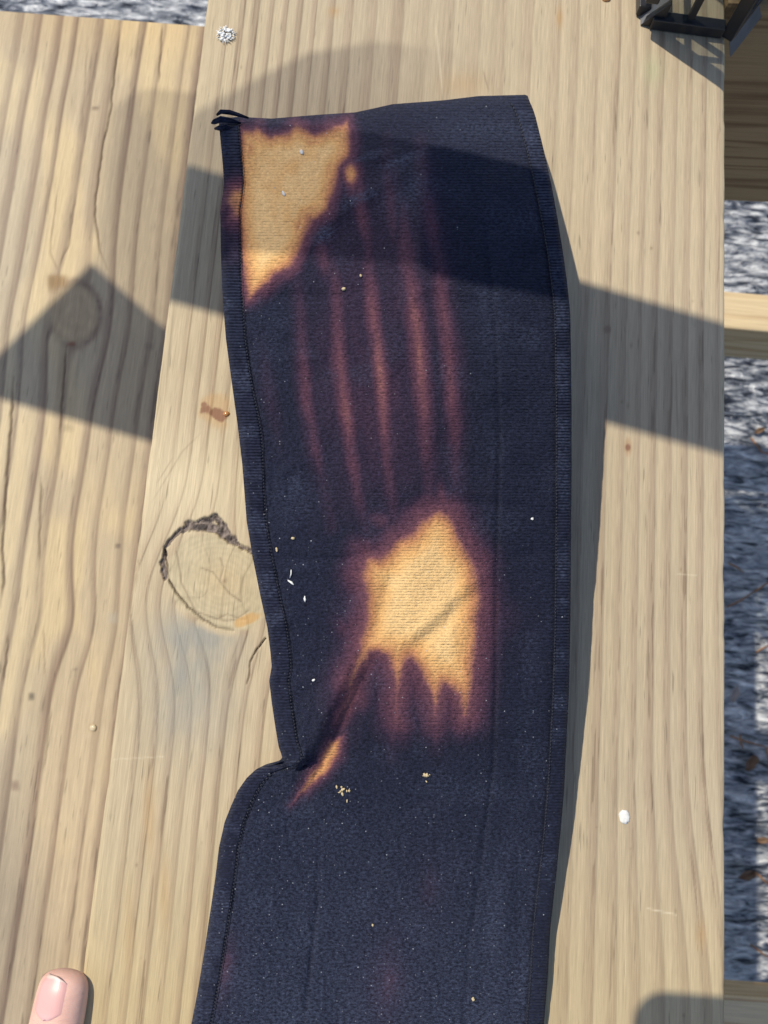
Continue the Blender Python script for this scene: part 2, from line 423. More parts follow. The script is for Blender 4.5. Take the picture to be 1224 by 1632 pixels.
    m = sstep(.0, .6, 1 - np.hypot((px - 1001) / 6, (py - 713) / 8)) * .8
    Cc = lerp(Cc, np.ones(X.shape + (1,)) * np.array([.17, .07, .045]), m)
    m = sstep(.0, .6, 1 - np.hypot((px - 968) / 8, (py - 525) / 9)) * .6
    Cc = lerp(Cc, np.ones(X.shape + (1,)) * np.array([.22, .14, .10]), m)
    # ---- the knot itself
    wob = fbm(px / 30, py / 30, 5, 3) - .5
    dk = d + 12 * wob
    inside = 1 - sstep(R0 - 2, R0 + 3, dk)
    kc = np.hypot((ex - 6) * .95, ey + 2)             # its own rings, off centre
    kd = np.where(True, .55 * kc + .45 * d, 0)
    ring = .5 + .5 * np.sin(kd * .74 + 6 * fbm(px / 20, py / 20, 7, 3))
    ray_ = fbm(np.arctan2(ey, ex) * 9, d / 90, 10, 3)
    kcol = np.array([.475, .395, .255]) * np.ones(X.shape + (1,))
    kcol = kcol * (.90 + .08 * ring + .22 * (fbm(px / 9, py / 9, 11, 3) - .5) + .12 * (ray_ - .5))[..., None]
    kcol = lerp(kcol, np.ones(X.shape + (1,)) * np.array([.46, .33, .165]), .35 * np.exp(-(kd / 34) ** 2))
    kcol = lerp(kcol, np.ones(X.shape + (1,)) * np.array([.25, .17, .10]), .7 * np.exp(-(kc / 4.) ** 2))
    crk = np.zeros_like(px)
    for pts, wd_, kk in (([(352, 928), (366, 946), (384, 958)], 1.6, .55), ([(352, 928), (340, 912), (322, 905)], 1.4, .5), ([(352, 928), (358, 905), (352, 890)], 1.4, .45),
                         ([(283, 880), (290, 930), (312, 975), (350, 988), (392, 986)], 1.5, .55), ([(350, 985), (362, 978), (378, 984), (396, 974)], 1.3, .5)):
        dd, al, sd_ = seg_dist(px + 3 * wob * 2, py + 3 * wob * 2, pts); crk = np.maximum(crk, kk * np.exp(-(dd / wd_) ** 2))
    kcol = lerp(kcol, np.ones(X.shape + (1,)) * np.array([.16, .11, .07]), crk)
    am = sstep(.0, .5, 1 - np.hypot((px - 392) / 28, (py - 988 + (px - 392) * .35) / 10) + .9 * (w1 - .5))
    kcol = lerp(kcol, np.ones(X.shape + (1,)) * np.array([.52, .30, .10]), .75 * am)
    Cc = lerp(Cc, kcol, inside)
    Cc = lerp(Cc, np.ones(X.shape + (1,)) * np.array([.52, .30, .10]), .6 * am * (1 - inside))
    # bark pocket round the top and left of the knot, thin gap below
    bk = np.zeros_like(px)
    for pts, w0 in (([(262, 922), (259, 897), (263, 872), (280, 851), (302, 838)], 4.6), ([(302, 838), (330, 838), (352, 846), (372, 862)], 9.5),
                    ([(322, 836), (342, 824), (356, 838), (368, 858)], 6.5), ([(372, 862), (392, 874), (408, 886)], 4.0), ([(280, 850), (300, 836), (345, 820)], 2.4)):
        dd, al, sd_ = seg_dist(px + 7 * (fbm(px / 7, py / 7, 3, 3) - .5), py + 7 * (fbm(px / 7, py / 7, 4, 3) - .5), pts)
        bk = np.maximum(bk, 1 - sstep(w0 * .55, w0, dd))
    bt = fbm(px / 4.5 + py / 16, py / 4.5, 6, 3)
    barkc = lerp(np.array([.035, .026, .024]) * np.ones(X.shape + (1,)), np.array([.23, .185, .165]) * np.ones(X.shape + (1,)), np.clip((bt - .3) * 2.2, 0, 1))
    Cc = lerp(Cc, barkc, bk)
    gp = np.zeros_like(px)
    for pts, w0 in (([(270, 925), (282, 945), (300, 968), (322, 986), (346, 1000), (372, 1004)], 1.9),
                    ([(424, 1017), (410, 1034), (398, 1056), (395, 1090)], 1.4), ([(262, 876), (266, 905), (270, 924)], 1.6)):
        dd, al, sd_ = seg_dist(px + 4 * (fbm(px / 9, py / 9, 3, 2) - .5), py, pts); gp = np.maximum(gp, (1 - sstep(w0 * .4, w0 * 1.25, dd)) * (1 - .55 * al))
    Cc = lerp(Cc, np.ones(X.shape + (1,)) * np.array([.05, .035, .025]), gp)
    # long checks along the grain
    for pts, w0, k in (([(695, 40), (706, 156)], 1.5, -.35), ([(1031, 172), (1032, 205)], 1.2, .6), ([(770, 112), (779, 145)], 1.2, .45), ([(440, 70), (446, 160)], 1.0, .3),
                       ([(905, 30), (960, 0)], 1.0, 0), ([(1077, 560), (1080, 700)], 1.3, .35), ([(937, 610), (935, 700)], 1.2, .45),
                       ([(242, 800), (290, 720), (320, 690)], 1.4, .30), ([(250, 770), (275, 730)], 1.2, .35), ([(262, 560), (246, 700)], 1.4, .35), ([(278, 480), (262, 640)], 1.3, .4)):
        dd, al, sd_ = seg_dist(px, py, pts); m = np.exp(-(dd / w0) ** 2) * np.sin(np.pi * np.clip(al, .02, .98)) ** .5
        if k > 0: Cc = lerp(Cc, np.ones(X.shape + (1,)) * np.array([.12, .08, .05]), k * m)
        else: Cc = lerp(Cc, np.ones(X.shape + (1,)) * np.array([.66, .58, .42]), -k * m)
    # scratches, pale
    for pts, k in (([(1032, 1448), (1078, 1458)], .5), ([(1080, 915), (1110, 917)], .25), ([(182, 1210), (260, 1206)], .25)):
        dd, al, sd_ = seg_dist(px, py, pts); Cc = lerp(Cc, np.ones(X.shape + (1,)) * np.array([.70, .62, .46]), k * np.exp(-(dd / 1.1) ** 2))
    # scattered pin marks
    rg = np.random.default_rng(5)
    for i in range(46):
        sx, sy = rg.uniform(130, 1150), rg.uniform(0, 1632); rr = rg.uniform(1.3, 2.8); k = rg.uniform(.2, .6)
        m = k * np.exp(-((px - sx) / rr) ** 2 - ((py - sy) / (rr * rg.uniform(1, 2.5))) ** 2)
        Cc = lerp(Cc, np.ones(X.shape + (1,)) * np.array([.17, .11, .06]), m)
    # relief
    Z = Z - .00016 * (1 - late) * (Z > -.0005) - .0016 * bk * (.4 + .9 * bt) - .0012 * gp - .0003 * crk
    Z = Z + .0005 * (1 - sstep(0, R0, d)) * inside
    # worn, splintered long edge
    me = grid_mesh('wooden_board', np.stack([X, Y, Z], -1), {'relief': .7 * late + .3 * fine - bk * bt}, {'grain_colour': np.clip(Cc, .01, .9)})
    return link('wooden_board', me, MW, label='upper pale pine board with a big round knot, lying under the black cloth', category='board')
MW = wood_traced('weathered_pine')
upper = upper_board()

# lower board, a step down on the left
ZL = -.478 * CAMH
p_end = P(np.array([0., 328.]), np.array([10., 45.]), ZL)
XL1 = float(P(330., 60., ZL)[0]) + .052; XL0 = XL1 - .286
XL1 = max(XL1, XU0 + .012)
YL1 = float(p_end[:, 1].mean()); YL0 = -.42
def lower_board():
    X, Y, Z = board_grid(XL0, XL1, YL0, YL1, ZL, TH, 420, 460)
    px, py = toPx(np.stack([X, Y, np.full_like(X, ZL)], -1))
    S = 1226 / (CAMH - ZL)
    t = X * S + 596
    t = t + 10 * (fbm(Y * 6, X * 4, 2, 3) - .5) * 2
    one = np.ones(X.shape + (1,))
    # knot
    kx, ky = 118., 500.; ex, ey = px - kx, py - ky
    d = np.hypot(ex / 42., ey / 52.)
    g = np.exp(-(ey / 105.) ** 2)
    t0 = t
    t = t - 30 * g * np.tanh(ex / 26.) * np.exp(-np.abs(ex) / 70.) * sstep(.5, 1.4, d)
    # wave further down
    t = t - 16 * np.exp(-((py - 990) / 70.) ** 2) * np.exp(-((px - 120) / 70.) ** 2)
    cs = []; ws = []; ds = []
    rg = np.random.default_rng(21)
    c = float(XL0 * S + 596) + 6
    while c < XL1 * S + 596:
        cs.append(c); ws.append(rg.uniform(11, 24)); ds.append(rg.uniform(.45, .95)); c += rg.uniform(28, 50)
    late = profile(t, cs, ws, ds, .35) * (.7 + .5 * fbm(Y * 8, t / 30, 5, 3))
    fleck = sstep(.62, .74, fbm(t / 2.6, Y * 55, 12, 2)) * sstep(.15, .6, late) * sstep(.35, .6, fbm(t / 50, Y * 10, 1, 2))
    late = np.clip(late * 1.0 + .0, 0, 1.2)
    fine = fbm(t / 3, Y * 11, 9, 3)
    early = np.array([.445, .368, .258]); latec = np.array([.205, .144, .106])
    Cc = lerp(early * one, latec * one, np.clip(late, 0, 1)) * (1 - .35 * fleck)[..., None] * (.92 + .16 * fine)[..., None] * (.88 + .24 * fbm(X * 10, Y * 6, 7, 3))[..., None]
    # cream patches
    m = .5 * sstep(.45, .7, fbm(px / 90, py / 160, 12, 3))
    Cc = lerp(Cc, one * np.array([.60, .48, .28]), m * (1 - np.clip(late, 0, 1)))
    # warm end
    Cc = Cc * lerp(one * np.array([1.06, .97, .82]), one, sstep(20, 140, py) * .6 + .4 * sstep(100, 10, px))
    inside = 1 - sstep(.86, 1.02, d + .25 * (fbm(px / 16, py / 16, 3, 3) - .5))
    ring = .5 + .5 * np.sin(d * 17 + 5 * fbm(px / 14, py / 14, 6, 3))
    kcol = one * np.array([.44, .33, .195]) * (.93 + .08 * ring + .2 * (fbm(px / 12, py / 12, 14, 3) - .5))[..., None]
    Cc = lerp(Cc, kcol, inside * .9)
    rim = np.exp(-((d - 1.0) / .12) ** 2) * .8 * sstep(-.9, .5, ex / 42 + .3)
    Cc = lerp(Cc, one * np.array([.20, .13, .09]), rim * (.4 + .9 * fbm(px / 10, py / 10, 2, 3)))
    for (sx, sy, rx, ry, k, cc) in ((92, 448, 16, 10, .9, (.26, .16, .07)), (84, 452, 8, 14, .7, (.22, .14, .06)), (114, 548, 6, 3, 1, (.22, .09, .05)), (22, 10, 11, 6, .95, (.12, .09, .06)),
                                    (152, 172, 6, 3, .8, (.16, .11, .07)), (238, 552, 7, 6, .5, (.2, .16, .11)), (108, 682, 9, 6, .4, (.2, .17, .1)), (50, 1110, 5, 6, .9, (.13, .11, .08)),
                                    (148, 1160, 6, 6, .6, (.3, .2, .1)), (24, 1252, 7, 8, .6, (.20, .13, .10)), (120, 1068, 4, 2, .6, (.2, .15, .11)), (188, 870, 5, 3, .8, (.12, .09, .07)),
                                    (180, 985, 9, 9, .35, (.35, .33, .28))):
        m = k * np.exp(-((px - sx) / rx) ** 4 - ((py - sy) / ry) ** 4)
        Cc = lerp(Cc, one * np.array(cc), m)
    ck = np.zeros_like(px)
    for pts, w0, k in (([(194, 28), (184, 110), (176, 180), (163, 240), (155, 300), (151, 345), (160, 400), (172, 430)], 1.2, .85), ([(259, 38), (253, 130)], 1.2, .7),
                       ([(92, 300), (80, 400), (96, 440)], 1.1, .4), ([(122, 310), (110, 390), (92, 428)], 1.1, .4),
                       ([(106, 552), (104, 590), (98, 660), (96, 700)], 1.5, .7), ([(22, 600), (16, 700), (8, 800), (4, 880), (6, 930), (0, 970)], 2.0, .9), ([(66, 760), (62, 900)], 1.6, .6),
                       ([(140, 60), (132, 200)], 1.0, .3), ([(14, 1010), (6, 1090)], 1.4, .6), ([(82, 1130), (70, 1230)], 1.3, .4), ([(70, 1000), (72, 1080)], 1.1, .4)):
        dd, al, sd_ = seg_dist(px + 3 * (fbm(px / 12, py / 12, 3, 2) - .5), py, pts)
        ck = np.maximum(ck, k * np.exp(-(dd / w0) ** 2) * np.clip(np.sin(np.pi * np.clip(al, .04, .96)) * 2.5, 0, 1))
    Cc = lerp(Cc, one * np.array([.07, .04, .025]), ck)
    Z = Z - .00016 * (1 - late) * (Z > ZL - .0005) - .001 * ck
    me = grid_mesh('wooden_board', np.stack([X, Y, Z], -1), {'relief': .7 * late + .3 * fine - ck}, {'grain_colour': np.clip(Cc, .01, .9)})
    return link('wooden_board', me, MW, label='lower striped pine board on the left, a step below the board with the cloth', category='board')
lower = lower_board()

# ------------------------------------------------------------------ framing under the boards
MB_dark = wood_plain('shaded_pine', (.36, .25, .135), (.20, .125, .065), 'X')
MB_light = wood_plain('clean_pine', (.60, .47, .29), (.45, .30, .16), 'X')
def timber(name, x0, x1, y0, y1, z0, z1, mat, rz=0, **kw):
    bm = bmesh.new(); add_box(bm, (0, 0, 0), (x1 - x0, y1 - y0, z1 - z0), 0, .003)
    o = link(name, bm_mesh(name, bm), mat, **kw); o.location = ((x0 + x1) / 2, (y0 + y1) / 2, (z0 + z1) / 2); o.rotation_euler.z = rz; return o
yb = float(P(1190., 330., -.175)[1])
timber('cross_beam', XU1 + .0005, .80, yb + .012, yb + .050, -.1755, -.0015, MB_dark, .036, label='brown beam on edge butting the board beside the lantern, in shade', category='beam')
yc = float(P(1190., 526., -.377)[1])
timber('cross_beam', -.10, .80, yc, yc + .040, -.449, -.377, MB_light, -.012, label='narrow sunlit beam crossing below the right edge of the upper board', category='beam')
yd = float(P(1190., 1590., -.40)[1])
timber('cross_beam', .02, .80, yd - .12, yd, -.44, -.40, MB_light, 0, label='tan beam at the lower right corner, mostly in shade', category='beam')
# legs that carry the boards, standing on the sheeting outside the view
bmL = wood_plain('post_pine', (.52, .41, .25), (.36, .25, .15), 'X')
def post(x, y, z1, s=.07, lab=''):
    return timber('wooden_post', x - s / 2, x + s / 2, y - s / 2, y + s / 2, ZG - .03, z1, bmL, 0, label=lab, category='post')

# ------------------------------------------------------------------ the cloth
YTOP = [(330, 196), (345, 190), (380, 186), (430, 189), (500, 183), (560, 179), (620, 166), (700, 160), (760, 153), (835, 151), (845, 156), (910, 190)]
XL = [(150, 349), (200, 349), (230, 352), (262, 355), (290, 357), (310, 355), (335, 351), (400, 352), (460, 354), (540, 360), (600, 368), (680, 379), (740, 386), (790, 390), (830, 393),
      (890, 403), (950, 415), (1000, 426), (1040, 431), (1062, 433), (1085, 429), (1120, 433), (1160, 439), (1190, 444), (1207, 450), (1212, 446), (1218, 424), (1226, 408), (1240, 393), (1260, 379), (1285, 368), (1310, 358),
      (1350, 349), (1400, 343), (1460, 334), (1520, 325), (1580, 315), (1632, 305), (1800, 285)]
XR = [(150, 838), (175, 851), (200, 857), (240, 867), (300, 880), (350, 889), (400, 897), (450, 904), (500, 909), (560, 910), (640, 911), (760, 911), (880, 910), (1000, 909), (1100, 907), (1200, 902),
      (1260, 899), (1320, 894), (1400, 886), (1480, 877), (1560, 873), (1632, 867), (1800, 850)]
KR = [(150, .085), (200, .12), (260, .15), (350, .185), (450, .20), (560, .19), (700, .165), (900, .125), (1100, .095), (1300, .068), (1500, .04), (1632, .026), (1800, .012)]
KL = [(150, .105), (200, .118), (300, .116), (410, .112), (600, .092), (800, .07), (1000, .062), (1150, .060), (1200, .052), (1215, .042), (1250, .026), (1400, .017), (1632, .012), (1800, .010)]
def itp(tab, x): a = np.array(tab, float); return np.interp(x, a[:, 0], a[:, 1])
def smooth_itp(tab, x, s): return sum(itp(tab, x + o * s) for o in (-1, -.5, 0, .5, 1)) / 5
def seamL(y):                                   # where the left binding meets the panel
    base = 30 + 5 * np.exp(-((y - 690) / 60.) ** 2)
    s = itp(XL, y) + base
    return np.where((y > 1185) & (y < 1330), np.maximum(s, itp([(1185, 474), (1205, 480), (1218, 470), (1232, 432), (1260, 405), (1300, 386), (1330, 380)], y)), s)
def seamR(y): return smooth_itp(XR, y, 14) - itp([(150, 32), (200, 27), (400, 24), (900, 23), (1632, 27), (1800, 27)], y)

FOLD = [(596, 1030), (578, 1062), (560, 1098), (546, 1130), (530, 1165), (515, 1195), (494, 1232), (462, 1282)]
NOTCH = [(430, 1206), (452, 1212), (472, 1224), (486, 1214)]
def cloth_height(x, y):
    """height of the cloth above the upper board in metres for the spot the photograph shows at (x,y)"""
    xl = smooth_itp(XL, y, 10); xr = smooth_itp(XR, y, 10)
    u = np.clip((x - xl) / (xr - xl), 0, 1)
    kl = smooth_itp(KL, y, 30); kr = smooth_itp(KR, y, 30)
    z = (kl + (kr - kl) * (u ** .95)) * CAMH
    z = z + .0065 * np.sin(np.pi * u) ** .8 * sstep(1700, 900, y)
    # the pinched fold: the upper lobe stands over the lower one
    d, al, sd_ = seg_dist(x, y, FOLD); up = sd_ > 0
    amp = .0078 * np.clip(np.sin(np.pi * np.clip(al, 0, 1)), 0, 1) ** .7
    ends = np.exp(-np.maximum(0, np.hypot(np.maximum(0, 1030 - y), np.maximum(0, y - 1282))) / 18)
    z = z + ends * amp * np.where(up, sstep(-6, 24, d) * np.exp(-(d / 60.) ** 2), sstep(-4, 0, -d) * .04 - .45 * sstep(0, 12, d) * np.exp(-(d / 34.) ** 2))
    # same lobe running out at the left edge above the notch
    d, al, sd_ = seg_dist(x, y, NOTCH)
    below = (sd_ > 0)
    n = np.exp(-np.maximum(0, x - 486) / 10) * np.where(below, -.0045 * np.exp(-(d / 16.) ** 2) * sstep(0, 5, d), .0040 * np.exp(-(d / 34.) ** 2) * sstep(0, 6, d))
    z = z + n
    def ridge(pts, a, w, off=0.0):
        d, al, s_ = seg_dist(x, y, pts); e = np.sin(np.pi * np.clip(al, .03, .97)) ** .6
        r = a * e * np.exp(-(d / w) ** 2)
        if off: r = r - off * e * np.exp(-((d * s_ - w * 1.5) / (w * 1.0)) ** 2)
        return r
    z = z + ridge([(625, 1034), (660, 1010), (690, 985), (725, 948), (768, 916)], .0010, 12, .0013)
    z = z + ridge([(592, 1030), (605, 985), (618, 940), (640, 880)], -.0009, 10)
    z = z + ridge([(584, 1000), (588, 940), (580, 890)], .0008, 12)
    z = z + ridge([(660, 860), (652, 930), (640, 1000)], .0006, 14)
    z = z + ridge([(420, 884), (500, 892), (560, 888), (628, 868)], -.0011, 6, .0004)
    z = z + ridge([(380, 800), (420, 815), (480, 806)], -.0006, 7)
    z = z + ridge([(590, 818), (690, 803), (790, 802), (900, 830)], -.0008, 9)
    z = z + ridge([(770, 905), (830, 885), (905, 880)], -.0006, 10)
    z = z + ridge([(448, 800), (447, 756), (470, 740), (505, 738)], .0008, 8)
    z = z + ridge([(378, 1335), (440, 1332), (490, 1318), (550, 1295), (600, 1290)], -.0011, 8, .0005)
    z = z + ridge([(540, 340), (580, 310), (630, 282), (670, 262)], .0012, 12)
    z = z + ridge([(545, 250), (600, 252), (650, 240)], .0008, 9)
    z = z + ridge([(490, 400), (520, 366), (550, 330)], .0009, 12)
    z = z + ridge([(390, 480), (450, 470), (520, 474), (600, 462)], -.0007, 9)
    z = z + ridge([(400, 640), (430, 700), (436, 760)], -.0009, 10)
    z = z + ridge([(700, 530), (790, 610), (880, 600)], .0009, 30) + ridge([(800, 700), (850, 720), (905, 700)], .0008, 25)
    z = z + ridge([(560, 1420), (640, 1350), (740, 1290), (860, 1270)], .0010, 34)
    z = z + ridge([(520, 1230), (600, 1190), (700, 1200), (780, 1150)], -.0010, 26)
    # pressed-in lines down the panel
    z = z + ridge([(722, 165), (752, 290), (775, 370), (790, 520), (796, 700), (792, 900), (790, 1100), (786, 1220), (764, 1400), (746, 1520), (738, 1700)], -.0012, 4.5)
    z = z + ridge([(508, 1345), (506, 1440), (495, 1540), (480, 1680)], -.0011, 4.5)
    for pts, a, w_ in (([(395, 880), (440, 905), (500, 912)], .0007, 9), ([(420, 1000), (470, 985), (530, 1000)], .0008, 12), ([(440, 1120), (480, 1090), (540, 1060)], .0009, 10), ([(640, 470), (700, 455), (780, 470)], .0006, 12),
                       ([(660, 1210), (740, 1170), (890, 1150)], .0007, 16), ([(360, 1420), (430, 1440), (560, 1420)], -.0006, 12), ([(560, 1330), (700, 1270), (880, 1250)], -.0008, 12), ([(400, 560), (470, 575), (540, 560)], .0005, 10),
                       ([(800, 260), (840, 330), (880, 420)], .0008, 14), ([(560, 200), (600, 330), (640, 420)], -.0007, 12), ([(520, 1290), (640, 1400), (700, 1500)], .0008, 22), ([(820, 1330), (800, 1480), (800, 1632)], .0008, 18)):
        z = z + ridge(pts, a, w_, a * .5)
    z = z + .0044 * (fbm(x / 130, y / 150, 3, 2) - .5) + .0019 * (fbm(x / 42, y / 60, 6, 3) - .5) + .00035 * (fbm(x / 14, y / 16, 9, 2) - .5)
    # puffy scallops along the top edge, turning down at the end
    yt = itp(YTOP, x)
    z = z - .010 * np.exp(-np.maximum(0, y - yt) / 8.0) - .004 * np.exp(-np.maximum(0, y - yt) / 30.0)
    return np.maximum(z, .0016)

BL_A = [(384, 206), (412, 199), (428, 212), (450, 208), (470, 196), (498, 208), (520, 198), (554, 190), (560, 216), (558, 250), (545, 268), (536, 300), (524, 340), (500, 352), (484, 388), (470, 420), (440, 440), (420, 462), (394, 480),
        (386, 440), (380, 380), (377, 300), (378, 240)]
BL_B = [(628, 862), (652, 848), (668, 826), (690, 813), (716, 816), (730, 838), (742, 866), (762, 902), (768, 960), (762, 1040), (756, 1092), (748, 1142), (736, 1148), (728, 1112), (712, 1092), (702, 1108), (694, 1150), (684, 1110), (668, 1072),
        (650, 1052), (640, 1082), (632, 1150), (626, 1086), (612, 1046), (592, 1044), (574, 1072), (560, 1108), (552, 1086), (570, 1040), (576, 996), (582, 950), (572, 912), (582, 884), (606, 884)]
BL_D = [(548, 1168), (544, 1205), (522, 1238), (494, 1262), (462, 1282), (484, 1246), (506, 1212), (524, 1180)]
STREAK = [([(470, 400), (480, 520), (486, 620), (500, 700), (516, 770), (530, 840)], 11, .38), ([(520, 360), (532, 440), (543, 590), (553, 680), (568, 780), (590, 870)], 12, .47), ([(580, 330), (590, 440), (606, 600), (613, 690), (622, 800), (628, 850)], 12, .49),
          ([(640, 330), (656, 460), (669, 580), (678, 680), (686, 800)], 14, .53), ([(690, 330), (704, 470), (716, 560), (724, 680), (728, 800)], 13, .46), ([(414, 540), (430, 640), (446, 720)], 11, .24), ([(704, 470), (684, 330), (668, 225)], 13, .36),
          ([(632, 430), (622, 340), (616, 220)], 12, .34), ([(592, 430), (578, 360), (566, 230)], 11, .40), ([(528, 470), (512, 390), (506, 350)], 12, .38), ([(558, 245), (561, 305)], 11, .68), ([(590, 1046), (566, 1094), (545, 1145), (528, 1190)], 13, .50),
          ([(548, 1040), (544, 1110), (552, 1170)], 22, .34), ([(540, 960), (562, 1040)], 16, .34), ([(598, 850), (612, 810)], 18, .40), ([(586, 905), (570, 965)], 16, .42), ([(630, 1120), (625, 1205)], 11, .36), ([(695, 1140), (694, 1195)], 11, .38), ([(745, 1130), (740, 1170)], 10, .36),
          ([(350, 1600), (368, 1490)], 11, .34), ([(622, 1490), (612, 1640)], 22, .30), ([(690, 1370), (680, 1460)], 14, .22), ([(690, 800), (720, 796)], 26, .42), ([(790, 940), (800, 1030)], 26, .25), ([(600, 880), (560, 900)], 18, .34)]
def bleach(x, y):
    wx = x + 9 * (fbm(x / 22, y / 34, 5, 3) - .5); wy = y + 16 * (fbm(x / 20, y / 34, 8, 3) - .5)
    a = poly_sd(wx, wy, BL_A); b = poly_sd(wx, wy, BL_B); c = poly_sd(wx, wy, BL_D)
    def soft(s, o, i): return np.clip(np.where(s < 0, .47 * sstep(-o, 4, s) ** 1.25, .455 + .545 * np.clip(s / i, 0, 1) ** .72), 0, 1)
    r = np.maximum(soft(a, 42, 34), np.maximum(soft(b, 80, 48), soft(c, 26, 20) * .86))
    # upper part of patch A is duller, and the tan is not even
    for pts, w0, k in STREAK:
        d, al, s_ = seg_dist(x + 7 * (fbm(x / 20, y / 40, 4, 3) - .5), y, pts); w0 = w0 * 1.22
        r = np.maximum(r, .14 * k * np.exp(-(d / (w0 * 3)) ** 2) + .92 * k * np.exp(-np.abs(d / (w0 * 1.45)) ** 1.6) * (.46 + .54 * np.sin(np.pi * np.clip(al * .9 + .05, 0, 1)) ** 2.0) * (.82 + .36 * fbm(x / 30, y / 60, 11, 2)))
    # faint purple cast over the streaked area
    hz = .265 * np.exp(-((x - 605) / 135.) ** 4 - ((y - 590) / 270.) ** 4) * (.7 + .6 * fbm(x / 40, y / 90, 9, 3)) + .12 * np.exp(-((x - 600) / 90.) ** 2 - ((y - 260) / 120.) ** 2)
    r = np.maximum(r, hz + 0)
    r = np.where(r > .8, r - .10 * np.clip((fbm(x / 26, y / 30, 2, 4) - .42) * 3, 0, 1) * (y < 500) - .05 * fbm(x / 30, y / 30, 7, 3), r)
    return np.clip(r, 0, 1)

def cloth_attrs(x, y):
    b = bleach(x, y)
    xr = itp(XR, y); xl = itp(XL, y)
    lint = np.clip(.20 + .55 * sstep(700, 1500, y) + .35 * sstep(620, 420, x) * sstep(420, 650, y) - .2 * sstep(690, 800, x) * sstep(1200, 700, y) + .5 * (fbm(x / 90, y / 90, 3, 3) - .5), 0, 1)
    nap = np.clip(.12 + .30 * sstep(1150, 1450, y) + .22 * sstep(1400, 1632, y) * sstep(300, 480, x) + .30 * sstep(1.2, .0, np.hypot((x - 640) / 60, (y - 310) / 70)) * 1 + .32 * sstep(1, 0, np.hypot((x - 470) / 60, (y - 790) / 60))
                  + .22 * sstep(.5, .8, fbm(x / 60, y / 60, 13, 3)) + .25 * np.exp(-((y - 205) / 22.) ** 2) * sstep(640, 760, x), 0, .8) * (1 - sstep(.3, .6, b))
    for (sx, sy, rx, ry, k) in ((575, 315, 34, 10, 1.0), (640, 255, 36, 9, .9), (515, 375, 18, 14, 1.0), (590, 248, 30, 7, .7), (470, 775, 22, 26, .6), (470, 905, 40, 8, .3)):
        e = ((x - sx) + .0) ; nap = np.maximum(nap, k * np.exp(-(e / rx) ** 2 - ((y - sy + .35 * e) / ry) ** 2))
    rib = np.clip(.35 + .5 * sstep(1150, 1300, y) * sstep(480, 620, x) + .65 * sstep(560, 760, x) + .5 * sstep(.4, .9, b), 0, 1) * (.5 + .7 * fbm(x / 70, y / 70, 6, 3))
    return {'bleach': b, 'cloth_x': x, 'cloth_y': y, 'lint': lint, 'nap': nap, 'rib': rib}

